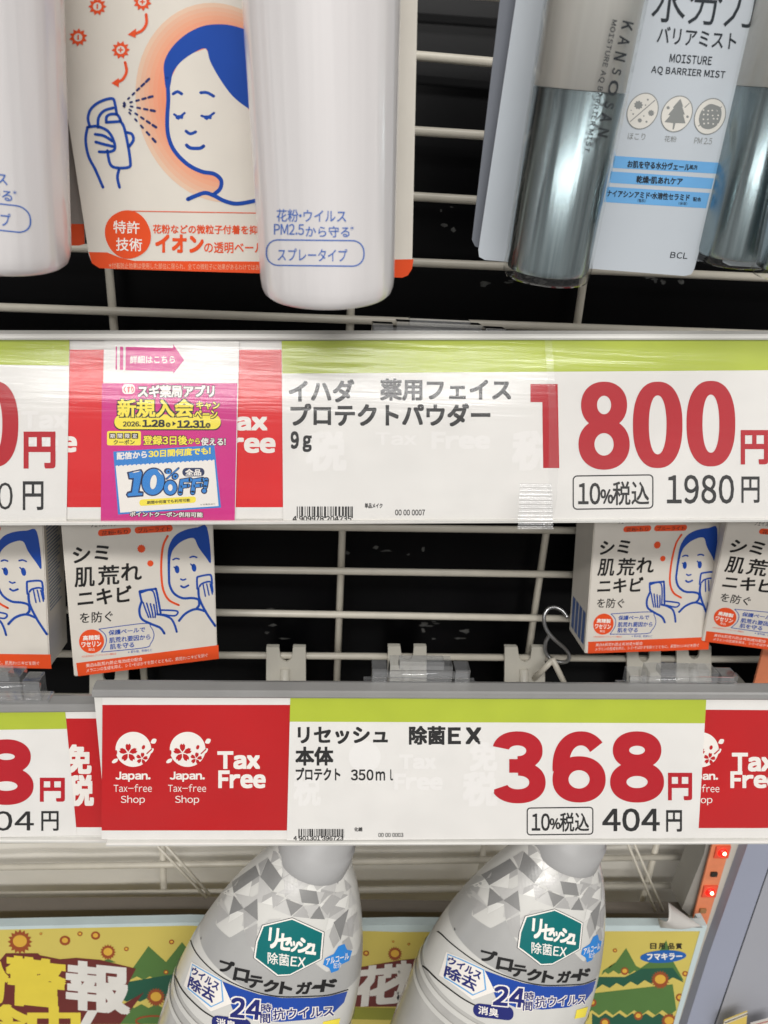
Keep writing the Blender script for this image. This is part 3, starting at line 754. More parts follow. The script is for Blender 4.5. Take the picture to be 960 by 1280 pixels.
for v in body.data.vertices:      # the shrink film round the can is slightly rippled lengthwise
    if v.co.z > .004:
        t_ = math.atan2(v.co.y, v.co.x); w_z = v.co.z*14
        f_ = 1+.0022*math.sin(9*t_+.5*math.sin(w_z))+.0016*math.sin(17*t_+1.3+.7*math.sin(w_z*1.3))+.0010*math.sin(31*t_+2+w_z)
        v.co.x *= f_; v.co.y *= f_
lathe('cap', [(rc*.72, .1675), (rc*.72, .195), (rc*.66, .2), (rc*.2, .2015)], MC, mat('cap_white', (225, 222, 220), .35), can, 48)
SV = MeshSurf([body]); T2 = Z(300, 0, .35417)
A = Art(SV, T2, grid=8); A.text('花粉・ウイルス', 130, 738, 374, 782, slope=.012, bold=.008); A.text('PM2.5', 121, 790, 226, 828, slope=.01, bold=.008); A.text('から守る', 232, 797, 386, 836, slope=.01, bold=.008); A.text('*', 388, 797, 402, 812)
A.stroke(rrect(94, 846, 437, 936, 40, slope=.01), 4.5, 1, closed=True, sm=False); A.text('スプレータイプ', 134, 876, 378, 920, slope=.012, bold=.006)
A.build('lettering', CANBLUE, can)
can2 = copy_tree(can)
B2 = P(pax, -3, 322); B3 = P(pax, -28, 0)
can2.matrix_world = axis_matrix(B2, B3, 17)
can2['label'] = 'white spray can in front of the plain grey card, showing a cut off blue pill'

# --- mist packs
def mcard(Y, pts, mt, label):
    pl = vplane(Y, LEAN, 0, (740, 330)); c = slab('hanging_card', pts, pl, .0006, mt); tag(c, label, 'hanging card'); return pl, c
ICE = mat('card_ice_grey', (190, 196, 202), .42, var=.03, vscale=20)
ICE2 = mat('card_slate_grey', (122, 126, 134), .42, var=.03)
mcard(.296, [(664, -330), (980, -330), (944, 0), (858, 338), (606, 312), (594, 308), (590, 300), (625, 0)], ICE2, 'plain slate grey hanging card peeping out behind the pale lettered mist card')
pm, mc = mcard(.289, [(690, -330), (1010, -330), (948, 40), (868, 336), (864, 343), (856, 345), (740, 336), (606, 325), (599, 321), (598, 313), (645, 0)], ICE, 'pale blue grey hanging card lettered for a barrier mist')
R3 = Z(580, 0, .39583); G = Z(740, 100, .20833)
INK = mat('charcoal_ink', (38, 44, 50), .5)
A = Art(pm, R3)
A.text('水分力', 588, -70, 915, 68, slope=.07, bold=-.0 or .0, shear=.12); A.text('バリアミスト', 608, 82, 856, 134, slope=.09, bold=.012, shear=.12)
A.text('MOISTURE', 648, 170, 780, 196, slope=.07, bold=.02, shear=.14, track=.08); A.text('AQ BARRIER MIST', 590, 208, 822, 234, slope=.075, bold=.02, shear=.14, track=.06)
A.text('BCL', 650, 795, 704, 814, slope=.06, bold=.01, shear=.2, track=.06)
A.xf = G
A.text('お肌を守る水分ヴェール', 212, 482, 584, 524, slope=.055, bold=.03, lv=2, shear=.08); A.text('処方', 586, 508, 632, 534, slope=.05, bold=.03, lv=2)
A.text('乾燥・肌あれケア', 264, 574, 540, 616, slope=.05, bold=.03, lv=2, shear=.1); A.text('ナイアシンアミド・水溶性セラミド', 88, 658, 582, 698, slope=.055, bold=.03, lv=2, shear=.1); A.text('配合', 606, 702, 654, 726, slope=.05, bold=.02, lv=2)
A.text('(整肌)', 272, 712, 322, 732, slope=.05, lv=2); A.text('(保湿)', 518, 730, 570, 748, slope=.05, lv=2)
A.build('lettering', INK, mc)
Art(pm, G).poly([(136, 455), (758, 496), (744, 562), (120, 527)]).poly([(114, 548), (732, 590), (716, 654), (100, 616)]).poly([(92, 640), (706, 678), (684, 770), (70, 732)]).build('blue_bar', PALEBLUE, mc)
A = Art(pm, G); ic = ((303, 186), (508, 203), (707, 218))
for x, y in ic: A.poly(ell(x, y, 88, 112, 28), 1)
A.build('icon_disc', mat('icon_cream_ink', (216, 212, 204), .5), mc)
A = Art(pm, G); IG = mat('icon_grey_ink', (134, 136, 134), .5)
for x, y in ic: A.stroke(ell(x, y, 88, 112, 28), 5, 2, closed=True, sm=False)
for x, y, r in ((278, 150, 28), (354, 198, 20), (286, 242, 14), (334, 118, 7), (246, 204, 6), (320, 150, 5), (310, 216, 5), (326, 250, 7), (234, 182, 4), (456, 166, 11), (572, 220, 9)): A.poly(star(x, y, r, r*.75, 9), 2)
A.stroke([(230, 248), (376, 122)], 5, 2.4)
A.poly([(530, 112), (546, 160), (540, 158), (556, 208), (546, 206), (560, 260), (500, 258), (490, 296), (482, 296), (486, 258), (434, 252), (468, 212), (456, 208), (490, 168), (484, 164)], 2); A.stroke([(556, 164), (582, 140)], 5, 2)
A.poly(smooth([(700, 146), (740, 150), (772, 170), (774, 220), (752, 268), (706, 294), (660, 284), (640, 240), (656, 184)], 5, True), 2); A.stroke([(638, 276), (776, 160)], 5, 2.6)
A.text('ほこり', 212, 316, 316, 356, slope=.04, shear=.15); A.text('花粉', 432, 334, 504, 370, slope=.04, shear=.15); A.text('PM 2.5', 610, 344, 716, 382, slope=.04, shear=.2)
A.build('icon', IG, mc)
Bq = Art(pm, G)
for k in range(16): Bq.poly(ell(668+ (k % 4)*28+random.uniform(-5, 5), 182+(k//4)*27+random.uniform(-5, 5), 5), 2.4)
Bq.build('icon_speck', mat('icon_cream_ink', (216, 212, 204)), mc)

pmb = vplane(.268, LEAN, 0, (682, 345))
b0, b1 = P(pmb, 682, 346), P(pmb, 744, 0)
MM = axis_matrix(b0, b1); rm = 54/FPX*(b0-O).dot(FW)
LIQ = mat('mist_liquid', (142, 156, 160), .26, metal=1.0, var=.12, vscale=5, stretch=(30, 30, .2), aniso=.96)
FROST = mat('mist_frosted_top', (222, 219, 212), .30, spec=.8, metal=.15, var=.06, vscale=4, stretch=(30, 30, .6), aniso=.95)
SHELL = clear_mat('clear_shell', (.97, .975, .97), .06, .01, 1.1)
mb = thing('mist_bottle', 'clear mist bottle with teal liquid in front of the pale card', 'mist bottle', MM, 'clear mist bottles hanging in the top row')
lv = 240/FPX*(b0-O).dot(FW)*1.0
hz = (P(pmb, 724, 112)-b0).length
liq = lathe('liquid', [(rm*.80, .0022), (rm*.9, .0026), (rm*.93, .0045), (rm*.93, hz)], MM, LIQ, mb, 64)
top = lathe('frosted_wall', [(rm*.93, hz+.0002), (rm*.93, .14), (rm*.8, .15)], MM, FROST, mb, 64)
sh = lathe('clear_bottle', [(rm*.82, .0004), (rm*.95, 0), (rm*.99, .0012), (rm, .003), (rm, .146), (rm*.9, .152)], MM, SHELL, mb, 64)
SB = MeshSurf([sh]); H = Z(640, 0, .16667)
A = Art(SB, H, grid=30)
for ch, x, y, w, h_ in (('K', 863, 195, 62, 78), ('A', 838, 308, 62, 78), ('N', 808, 425, 60, 82), ('S', 783, 537, 44, 64), ('O', 757, 660, 110, 68), ('S', 727, 790, 46, 66), ('A', 704, 885, 62, 80), ('N', 683, 995, 56, 72)):
    ax = Vector((-.235, .972)); pr = Vector((.972, .235)); c0 = Vector((x, y))
    u, v = ax*w*.5, -pr*h_*.5      # reading direction runs down the bottle
    A.text(ch, 0, 0, 1, 1, bold=.028, quad=(tuple(c0-u-v), tuple(c0+u-v), tuple(c0+u+v), tuple(c0-u+v)))
a_, b_ = Vector((765, 150)), Vector((555, 1140)); d = (b_-a_).normalized(); pr = Vector((-d.y, d.x))
A.text('MOISTURE AQ BARRIER MIST', 0, 0, 1, 1, track=.12, bold=.02, quad=(tuple(a_-pr*22), tuple(b_-pr*22), tuple(b_+pr*22), tuple(a_+pr*22)))
A.build('lettering', mat('bottle_ink', (38, 42, 46), .4), mb)
for (bx, by), (tx, ty), Y, lab in (((916, 326), (1002, -14), .288, 'dark mist bottle half hidden behind the lettered pale blue card'), ((996, 342), (1080, 0), .262, 'mist bottle in front of the narrow blank pale card, mostly out of view')):
    q = vplane(Y, LEAN, 0, (bx, by)); c = copy_tree(mb); c.matrix_world = axis_matrix(P(q, bx, by), P(q, tx, ty), 30); c['label'] = lab
pr_, c = mcard(.2795, [(1060, -330), (1200, -330), (1200, 352), (912, 332), (904, 328), (905, 318), (940, 232), (1010, 0)], ICE, 'narrow blank pale card wedged between two dark mist bottles')

# ================================================================== MIDDLE ROW BOXES
BOXW = mat('carton_white', (214, 208, 198), .42, spec=.4, var=.03, bump=.04)
BOXS = mat('carton_side', (186, 180, 170), .45, var=.04)
w_, h_, d_ = .072, .100, .031
ML = fit_pose([(0, 0, 0), (w_, 0, 0), (0, 0, .083), (w_, 0, .080)], [(96, 840), (272, 821), (81, 650), (257, 650)], (-.13, .345, 1.06))
def carton(M, name, label):
    t = thing(name, label, 'carton', M, 'skin powder cartons hanging in the middle row')
    bm = bmesh.new(); bmesh.ops.create_cube(bm, size=1); bmesh.ops.scale(bm, vec=(w_, d_, h_), verts=bm.verts)
    bmesh.ops.translate(bm, vec=(w_/2, d_/2, h_/2), verts=bm.verts)
    bmesh.ops.bevel(bm, geom=bm.edges[:], offset=.0005, segments=2, affect='EDGES')
    bm.verts.index_update(); V = [M @ v.co for v in bm.verts]; F = [tuple(v.index for v in f.verts) for f in bm.faces]; bm.free()
    obj('carton_body', V, F, BOXW, t)
    return t
bx = carton(ML, 'powder_carton', 'white powder carton with a woman drawing, hanging below the pink coupon flyer')
nb = -(ML.to_3x3() @ Vector((0, 1, 0))); pbx = Plane(ML.translation, nb)
E_ = Z(80, 650, .20833)
Art(pbx, E_).poly([(73, 858), (926, 750), (930, 832), (84, 937)]).build('orange_band', ORANGE, bx)
for sp in (star(464, 172, 26, 21, 12), star(518, 260, 20, 17, 12)): Art(pbx, E_).poly(sp, 1).build('orange_spot', ORANGE, bx)
Art(pbx, E_).poly(ell(165, 728, 75, 72), 1).build('badge', ORANGE, bx)
A = Art(pbx, E_); A.poly(rrect(204, 58, 402, 98, 19, slope=-.075), 1); A.poly(rrect(424, 42, 652, 82, 19, slope=-.06), 1)
A.build('claim_pill', ORANGE, bx)
A = Art(pbx, E_); A.stroke([(622, 96), (596, 150), (585, 230), (584, 330), (596, 420), (630, 480), (688, 510)], 13, 1); A.build('halo_line', ORANGE, bx)
A = Art(pbx, E_)
A.text('フェイスパウダー', 160, 8, 340, 46, slope=-.06, bold=.0); A.text('シミ', 56, 168, 266, 258, slope=-.10, bold=.025); A.text('肌', 66, 288, 182, 402, slope=-.05, bold=.02); A.text('荒', 206, 276, 330, 390, slope=-.05, bold=.02); A.text('れ', 344, 262, 464, 362, slope=-.02, bold=.02)
A.text('ニキビ', 84, 424, 402, 520, slope=-.10, bold=.028); A.text('を防ぐ', 96, 556, 292, 620, slope=-.06, bold=.01)
A.text('花粉・ちり', 226, 66, 382, 94, slope=-.07, lv=2); A.text('ブルーライト', 444, 48, 636, 76, slope=-.06, lv=2); A.build('claim_lettering', BLACK, bx)
A = Art(pbx, E_)
A.stroke([(210, 654), (480, 620), (520, 640), (540, 690), (520, 740), (480, 766), (225, 792)], 4.7, 1); A.stroke([(210, 654), (248, 690), (252, 740), (225, 792)], 4.7, 1)
A.text('保護ベールで', 268, 662, 486, 692, slope=-.10, bold=.02); A.text('肌荒れ要因から', 272, 706, 518, 738, slope=-.09, bold=.02); A.text('肌を守る', 276, 744, 420, 776, slope=-.09, bold=.02); A.text('※紫外線、乾燥など', 384, 784, 530, 800, slope=-.09)
A.poly(smooth([(622, 260), (626, 170), (660, 100), (720, 62), (800, 44), (858, 44), (882, 250), (850, 222), (806, 162), (776, 108), (710, 126), (660, 170), (640, 220), (636, 300), (630, 340)], 4, True), 1)
A.stroke([(628, 250), (630, 340), (634, 390), (660, 440), (710, 468), (770, 468), (806, 478), (810, 510), (796, 530)], 14.2, 1.3)
A.stroke([(690, 604), (730, 560), (790, 534), (850, 548)], 14.2, 1.5); A.stroke([(806, 412), (812, 470), (850, 550), (906, 634)], 14.2, 1.6)
A.stroke([(800, 412), (798, 350), (812, 338), (870, 328), (884, 340), (888, 380)], 11.8, 1.4); A.stroke([(812, 400), (830, 380), (880, 372), (892, 430)], 10.6, 1.5)
for x in (834, 856, 876): A.stroke([(x, 384), (x+14, 450+(856-x)*.3)], 8.3, 1.7)
A.stroke([(654, 238), (672, 230), (690, 234)], 9.4, 1.2); A.stroke([(756, 224), (776, 218), (796, 224)], 9.4, 1.2)
A.poly(ell(678, 296, 14, 24, -8), 1.2); A.poly(ell(780, 286, 14, 24, -8), 1.2); A.stroke([(660, 282), (672, 290)], 8.3, 1.2); A.stroke([(760, 264), (772, 276)], 8.3, 1.2)
A.stroke([(700, 354), (714, 360), (730, 354)], 9.4, 1.2); A.stroke([(702, 396), (720, 404), (746, 392)], 11.8, 1.2)
A.stroke([(466, 490), (454, 434), (462, 426), (540, 414), (554, 424), (580, 560)], 13.0, 1.2); A.stroke([(462, 436), (534, 428), (562, 566)], 9.4, 1.3)
A.stroke([(584, 540), (678, 546), (664, 574), (592, 566)], 10.6, 1.2)
A.stroke([(466, 486), (452, 540), (466, 592), (520, 622), (576, 646), (602, 680)], 14.2, 1.4); A.stroke([(560, 566), (600, 572), (642, 592), (664, 630), (676, 670)], 13.0, 1.4)
for dx in (0, 22, 44, 64): A.stroke([(474+dx, 494+dx*.2), (490+dx*.9, 540+dx*.3), (508+dx*.6, 584)], 9.4, 1.6)
A.build('blue_print', BLUE, bx)
A = Art(pbx, E_); A.text('高精製', 114, 694, 214, 722, slope=-.05, bold=.03, lv=2); A.text('ワセリン', 106, 732, 222, 762, slope=-.05, bold=.03, lv=2); A.text('配合', 148, 768, 186, 784, lv=2)
A.text('美白&肌荒れ防止有効成分配合', 132, 862, 470, 884, slope=-.12, lv=2); A.text('メラニンの生成を抑え、シミ・そばかすを防ぐとともに、肌荒れ・ニキビを防ぐ', 134, 892, 862, 914, slope=-.128, lv=2); A.build('white_lettering', PWHITE, bx)
A = Art(pbx, E_); A.text('*抗炎症成分:グリチルリチン酸配合', 106, 814, 314, 826, slope=-.09); A.build('orange_small_print', ORANGE, bx)
# printed side panels in local coordinates
def side(x, flip):
    V = []; F = []
    n = Vector((-1, 0, 0)) if x == 0 else Vector((1, 0, 0))
    def q(y0, z0, y1, z1, lv):
        b = len(V); V.extend(ML @ (Vector((x, y, z))+n*lv) for y, z in ((y0, z0), (y1, z0), (y1, z1), (y0, z1))); F.append((b, b+1, b+2, b+3))
    return V, F, q
V, F, q = side(0, 0)
for k in range(4): q(.003+.0065*k, .004, .008+.0065*k, .024, 7e-5)
obj('side_print', V, F, mat('side_blue_ink', (70, 96, 150), .5), bx)
V, F, q = side(w_, 0)
for k in range(34): q(.004, .030+.0018*k, .004+random.uniform(.014, .022), .0309+.0018*k, 7e-5)
obj('side_print', V, F, mat('side_grey_ink', (120, 134, 156), .5), bx)
def put(label, pts, pix, p0, prior=(0, 0, 0)):
    c = copy_tree(bx); c.matrix_world = fit_pose(pts, pix, p0, prior=prior); c['label'] = label; return c
put('white powder carton under the 1800 yen price with blue bars on its side', [(0, 0, 0), (w_, 0, 0), (0, 0, .083), (w_, 0, .083), (0, d_, 0)], [(733, 810), (888, 811), (745, 646), (899, 646), (711, 786)], (.14, .378, 1.06), (0, 0, .05))
put('white powder carton tilted downwards beside the orange light strip, partly cut off', [(0, 0, 0), (w_, 0, 0), (0, 0, .080)], [(888, 796), (1042, 826), (906, 650)], (.24, .378, 1.06))
put('white powder carton with grey side text showing, under the zero yen card', [(0, 0, 0), (w_, 0, 0), (w_, 0, .083), (w_, d_, 0)], [(-112, 832), (57, 829), (54, 645), (78, 806)], (-.26, .352, 1.06), (0, 0, -.1))

# ================================================================== HOOKS, BRACKETS, CLIPS
BRK = mat('bracket_off_white', (196, 192, 180), .4, spec=.5, var=.05, bump=.04)
pbk = vplane(YG-.004)
def bracket(x0, x1, y0, y1, label):
    k = (x1-x0)/118; f = lambda p: (x0+(p[0]-80)*k, y0+(p[1]-405)*k)
    pts = [(80, 405), (118, 405), (122, 436), (130, 446), (140, 450), (150, 446), (157, 436), (160, 405), (198, 405), (200, 700), (78, 700)]
    t = thing('hook_bracket', label, 'hook bracket', at(P(pbk, *f((140, 430)))), 'notched hook brackets clipped to the lower wire')
    slab('bracket_plate', pts, pbk, .0018, BRK, t, f)
    a, b = P(pbk, *f((136, 470))), P(pbk, *f((136, 660)))
    tube('rib', [a+Vector((0, -.0002, 0)), b+Vector((0, -.004, 0))], .0028, BRK, t, 12)
    box('hanger_lip', P(pbk, *f((99, 409)))+Vector((0, .0022, .0002)), (.0078, .004, .0010), BRK, t, .0004)
    box('hanger_lip', P(pbk, *f((179, 409)))+Vector((0, .0022, .0002)), (.0078, .004, .0010), BRK, t, .0004)
    return t
for a in ((333, 382, 809, 0, 'off white notched bracket standing alone between the left carton and the middle clip'), (485, 533, 808, 0, 'off white notched bracket just behind the middle clear clip'),
          (631, 681, 809, 0, 'off white notched bracket left of the bent wire hook'), (784, 826, 812, 0, 'off white notched bracket below the middle of the right carton'), (846, 889, 808, 0, 'off white notched bracket below the right corner of the right carton'),
          (112, 160, 836, 0, 'off white notched bracket under the left carton')): bracket(*a)
CHR = mat('chrome_wire', (150, 150, 150), .3, metal=.9, var=.04)
ph = vplane(YG-.010); hz_ = Z(640, 640, .1875)
pts = smooth([(372, 706), (350, 676), (320, 660), (285, 655), (245, 668), (218, 712), (226, 775), (272, 832), (338, 886), (368, 932), (360, 975), (318, 994), (265, 985), (232, 950), (234, 890), (262, 842)], 6)
V = [P(ph, *hz_(p))+Vector((0, .004*math.sin(i*.09), 0)) for i, p in enumerate(pts)]
tag(tube('wire_hook', V, .0012, CHR), 'bent shiny wire hook hanging beside the right carton', 'wire hook')
ph2 = vplane(YG-.016)
hk = thing('peg_hook', 'pale v shaped peg wire reaching down from the bent wire hook', 'peg hook', at(P(ph2, *hz_((270, 985)))))
tube('arm', [P(ph2, *hz_((268, 975))), P(ph2, *hz_((372, 1190)))], .0018, WIRE, hk); tube('arm', [P(ph2, *hz_((272, 985))), P(ph2, *hz_((205, 1052))), P(pbk, *hz_((150, 1110)))], .0018, WIRE, hk)
tube('arm_end', [P(ph2, *hz_((215, 1162))), P(ph2, *hz_((268, 1162)))], .0026, BRK, hk)
CLR = clear_mat('clear_acrylic', (.93, .935, .94), .06, .07, 2.4, .08, 90)
def clip(Y, x0, x1, y0, y1, label):
    pl = vplane(Y); a, b = P(pl, x0, y1), P(pl, x1, y0); wd, ht = b.x-a.x, b.z-a.z; cz = a.z
    cx = (a.x+b.x)/2
    t = thing('label_clip', label, 'label clip', at(Vector((cx, Y, cz))), 'clear plastic hinge clips on the rails')
    join_boxes('hinge_block', [((cx, Y+.004, cz+ht*.45), (wd*.62, .009, ht*.7)), ((cx, Y+.002, cz+ht*.82), (wd*.44, .006, ht*.3))], CLR, t)
    for sg in (-.41, .41): join_boxes('end_block', [((cx+wd*sg, Y+.003, cz+ht*.38), (wd*.15, .008, ht*.62))], CLR, t)
    tube('hinge_pin', [(cx-wd*.47, Y+.001, cz+ht*.42), (cx+wd*.47, Y+.001, cz+ht*.42)], ht*.13, CLR, t)
    box('base_strip', (cx, Y+.002, cz+ht*.06), (wd*1.12, .008, ht*.10), CLR, t)
    return t
clip(YL+.006, 462, 591, 826, 858, 'clear plastic hinge clip above the middle of the lower rail')
clip(YL+.006, 782, 926, 836, 862, 'clear plastic hinge clip above the right end of the lower rail')
clip(YL+.014, -84, 50, 838, 876, 'clear plastic hinge clip on the short set back rail')
clip(YU+.006, 462, 636, 402, 424, 'clear plastic hinge clip peeping over the upper rail below the big can')
# thin crossed hook wires under the lower rail
pt2 = vplane(YG-.02)
for lab, lst in (('pair of thin pale wires slanting down left of the left bottle', (((186, 1046), (258, 1122)), ((196, 1044), (262, 1118)))), ('pair of thin pale wires slanting down to the white paper curl', (((781, 1046), (821, 1142)), ((788, 1044), (829, 1138))))):
    t = thing('hook_wires', lab, 'hook wire', at(P(pt2, *lst[0][0])))
    for a, b in lst: tube('wire', [P(pt2, *a), P(pt2, *b)], .0009, WIRE, t, 8)

# ================================================================== BOTTOM ROW
# --- yellow display
BYEL = mat('display_yellow', (204, 186, 92), .5, var=.05, vscale=12)
pd = vplane(.372); KZ = Z(0, 1140, .25); LZ = Z(740, 1040, .22917)
EDGE = mat('display_edge_blue', (192, 206, 206), .45)
dsp = thing('cardboard_display', 'yellow cardboard pollen alert display with green trees behind the two bottles', 'display', at(P(pd, 400, 1200)))
slab('front_panel', [(-90, 1163), (235, 1156), (500, 1164), (700, 1163), (878, 1163), (838, 1300), (800, 1440), (-60, 1440)], pd, .003, BYEL, dsp)
a = [(-90, 1160), (235, 1153), (450, 1157), (500, 1156), (700, 1157), (882, 1157), (878, 1164), (700, 1164), (500, 1165), (235, 1157), (-90, 1164)]
slab('rim', a, vplane(.3715), .006, EDGE, dsp)
slab('side_edge', [(877, 1158), (884, 1157), (842, 1300), (806, 1440), (799, 1440), (836, 1300)], vplane(.3716), .01, EDGE, dsp)
G1 = mat('tree_light_green_ink', (80, 116, 56), .5); G2 = mat('tree_dark_green_ink', (30, 84, 62), .5)
def jag(x0, x1, y, n, amp, slope=0): return [(x0+(x1-x0)*k/n, y+slope*(k/n)*(x1-x0)+(amp if k % 2 else -amp)) for k in range(n+1)]
def tree(xf, pts, mt, lv): Art(pd, xf).poly(pts, lv).build('printed_tree', mt, dsp)
tree(KZ, [(742, 170), (668, 275), (620, 360)]+jag(620, 880, 330, 8, 8)+[(830, 250)], G1, 0); tree(KZ, [(910, 150), (830, 250), (800, 340), (980, 340), (1000, 260)], G1, .3)
tree(KZ, [(600, 560)]+jag(560, 1000, 470, 12, 10)+[(1000, 560)], G1, .6); tree(KZ, [(540, 232), (580, 252), (505, 252)], G1, .1)
tree(LZ, [(186, 632), (130, 710), (52, 780)]+jag(60, 290, 765, 8, 10)+[(240, 730)], G1, 0); tree(LZ, [(405, 590), (340, 690), (260, 745), (500, 810), (440, 700)], G1, .15)
tree(LZ, [(0, 880), (-40, 1000)]+jag(0, 460, 985, 12, 14)+[(440, 830)], G1, .6)
tree(KZ, [(632, 350), (600, 440)]+jag(600, 1000, 440, 12, 8)+[(1000, 330), (870, 310)], G2, 1)
tree(LZ, [(30, 790), (-60, 900)]+jag(-20, 440, 850, 12, 12, -.1)+[(500, 820), (440, 740), (270, 745), (180, 790)], G2, 1); tree(LZ, [(0, 1020)]+jag(0, 440, 1000, 12, 12)+[(450, 1090), (0, 1090)], G2, 1.1)
GO = mat('germ_orange_ink', (150, 72, 32), .5); GY = mat('germ_yellow_ink', (216, 168, 60), .5)
def germ(xf, x, y, r, n):
    g_ = Art(pd, xf).poly(star(x, y, r, r*.76, n) if n else ell(x, y, r, r*.9), 2).build('germ', GO, dsp)
    c_ = Art(pd, xf).poly(ell(x, y-r*.06, r*.56, r*.48), 2.4).build('germ_centre', GY, g_)
for q_ in ((100, 148, 62, 16), (540, 200, 40, 16), (325, 142, 27, 0), (478, 117, 23, 0), (400, 108, 13, 0), (632, 184, 12, 0), (858, 149, 13, 0), (205, 108, 7, 0), (780, 425, 48, 20), (830, 300, 12, 0)): germ(KZ, *q_)
for q_ in ((372, 805, 52, 20), (178, 758, 24, 14), (508, 772, 16, 0), (478, 902, 24, 14), (252, 1002, 26, 14), (420, 1030, 44, 18), (125, 645, 12, 0), (0, 930, 24, 0), (70, 1040, 30, 14)): germ(LZ, *q_)
for q_ in ((505, 358, 64, 18), (258, 352, 26, 0), (624, 274, 12, 0), (490, 252, 10, 0)): germ(Z(420, 1140, .14583), *q_)
Art(pd, KZ).stroke(ell(770, 545, 90, 26), 9, 2, closed=True, sm=False).build('spot_ring', GO, dsp)
HY = mat('headline_yellow_ink', (222, 200, 66), .5); HW = mat('headline_white_ink', (218, 214, 206), .5); NZ = Z(420, 1140, .14583)
Art(pd, KZ).poly([(0, 240), (30, 205), (190, 205), (200, 215), (300, 235), (380, 228), (500, 238), (680, 282), (640, 360), (600, 470), (720, 400), (600, 560), (-100, 560), (-180, 240)], 2.6).build('headline_backing', DKBROWN, dsp)
Art(pd, NZ).poly([(210, 470), (560, 410), (760, 390), (760, 810), (100, 810)], 2.6).build('headline_backing', DKBROWN, dsp)
Art(pd, NZ).poly([(60, 812), (760, 830), (760, 930), (40, 915)], 2.5).build('olive_band', mat('olive_ink', (138, 138, 44), .5), dsp)
for xf, ch, x0, y0, x1, y1, sl_, bo, sh_, mt in ((KZ, '警', 40, 222, 320, 452, .10, .045, 0, HY), (KZ, '中', 150, 478, 390, 640, 0, .05, 0, HY), (KZ, '令', -90, 468, 150, 640, 0, .05, 0, HY), (KZ, '粉', -180, 250, 36, 450, 0, .045, 0, HY),
                                    (KZ, '報', 342, 246, 640, 476, .10, .042, 0, HW), (NZ, '花', 160, 478, 540, 800, -.08, .045, .1, HW), (NZ, '粉', 520, 430, 800, 800, 0, .045, 0, HW)):
    Art(pd, xf).text(ch, x0, y0, x1, y1, slope=sl_, bold=bo, lv=3, shear=sh_).build('headline_character', mt, dsp)
Art(pd, KZ).poly([(440, 490), (492, 490), (440, 580), (390, 580)], 3).build('headline_character', HW, dsp)
Art(pd, LZ).poly(ell(388, 678, 126, 34, -3), 3).build('maker_oval', mat('oval_blue_ink', (24, 92, 168), .5), dsp)
Art(pd, LZ).text('フマキラー', 300, 662, 490, 696, slope=-.02, bold=.04, lv=4).build('maker_lettering', PWHITE, dsp)
A = Art(pd, LZ)
for ch, x in (('日', 318), ('用', 364), ('品', 416), ('質', 458)): A.text(ch, x, 606, x+32, 636, bold=.03, lv=4)
A.build('slogan', BLACK, dsp)
# --- solid bar coloured as the shade inside the open display box
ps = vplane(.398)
tag(slab('dark_interior_bar', [(-90, 1139), (235, 1136), (520, 1140), (860, 1142), (860, 1160), (520, 1160), (235, 1157), (-90, 1160)], ps, .01, mat('interior_shade_brown', (118, 110, 100), .5)), 'dull grey brown bar standing for the dark inside of the yellow display box', 'dark interior')
# --- white paper curl
pq = vplane(.366); cu = [(418, 386), (372, 430), (358, 470), (372, 518), (600, 522), (530, 450), (470, 412)]
V, F = [], []
n = 12
for k in range(n+1):
    t = k/n
    A0 = Vector((418, 386)).lerp(Vector((604, 522)), t); A1 = Vector((358, 470)).lerp(Vector((372, 522)), t)
    for j in range(7):
        s_ = j/6; p = A0.lerp(A1, s_); V.append(P(pq, *LZ(p))+Vector((0, -.008*math.sin(math.pi*s_)*(1-t)**.5, 0)))
for k in range(n):
    for j in range(6): b = k*7+j; F.append((b, b+1, b+8, b+7))
o = obj('paper_curl', V, F, mat('curl_white', (196, 192, 186), .55), None, True)
mo = o.modifiers.new('thick', 'SOLIDIFY'); mo.thickness = .0004
tag(o, 'white curled paper tongue standing up behind the display by the red lights', 'paper curl')

# --- upright post, light strip, cabinet
POST = mat('post_ivory', (200, 194, 182), .45, var=.04); STRIP = mat('strip_orange', (222, 132, 92), .5, var=.08, vscale=120)
CAB = mat('cabinet_blue_grey', (150, 154, 170), .4, var=.03, vscale=10); CAB2 = mat('cabinet_grey', (158, 159, 166), .4, var=.03, vscale=10)
def ext(a, b, t): return (a[0]+(b[0]-a[0])*t, a[1]+(b[1]-a[1])*t)
pp = vplane(.392)
t = thing('shelf_post', 'ivory shelf post standing beside the red light strip', 'shelf post', at(P(pp, 870, 1150)))
slab('post_face', [ext(LZ((660, 40)), LZ((455, 660)), -1.9), ext(LZ((858, 40)), LZ((540, 960)), -1.1), LZ((858, 40)), LZ((640, 660)), LZ((470, 1130)), LZ((330, 1130)), LZ((550, 470))], pp, .012, POST, t)
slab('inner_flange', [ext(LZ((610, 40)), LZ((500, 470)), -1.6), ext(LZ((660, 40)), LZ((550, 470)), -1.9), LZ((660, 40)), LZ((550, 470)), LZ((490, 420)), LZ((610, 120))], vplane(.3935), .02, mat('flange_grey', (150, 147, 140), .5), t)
pst = vplane(.3895)
st = thing('light_strip', 'orange light strip with two glowing red bulbs on the ivory post', 'light strip', at(P(pst, 890, 1100)))
slab('strip_board', [ext(LZ((664, 40)), LZ((552, 470)), -2.6), ext(LZ((766, 40)), LZ((622, 520)), -2.3), LZ((766, 40)), LZ((622, 520)), LZ((552, 470)), LZ((664, 40))], pst, .0015, STRIP, st)
REDL = mat('red_bulb', (230, 20, 16), .3, emit=((255, 26, 14), 1.6)); CORE = mat('bulb_core', (255, 240, 200), .3, emit=((255, 236, 180), 6))
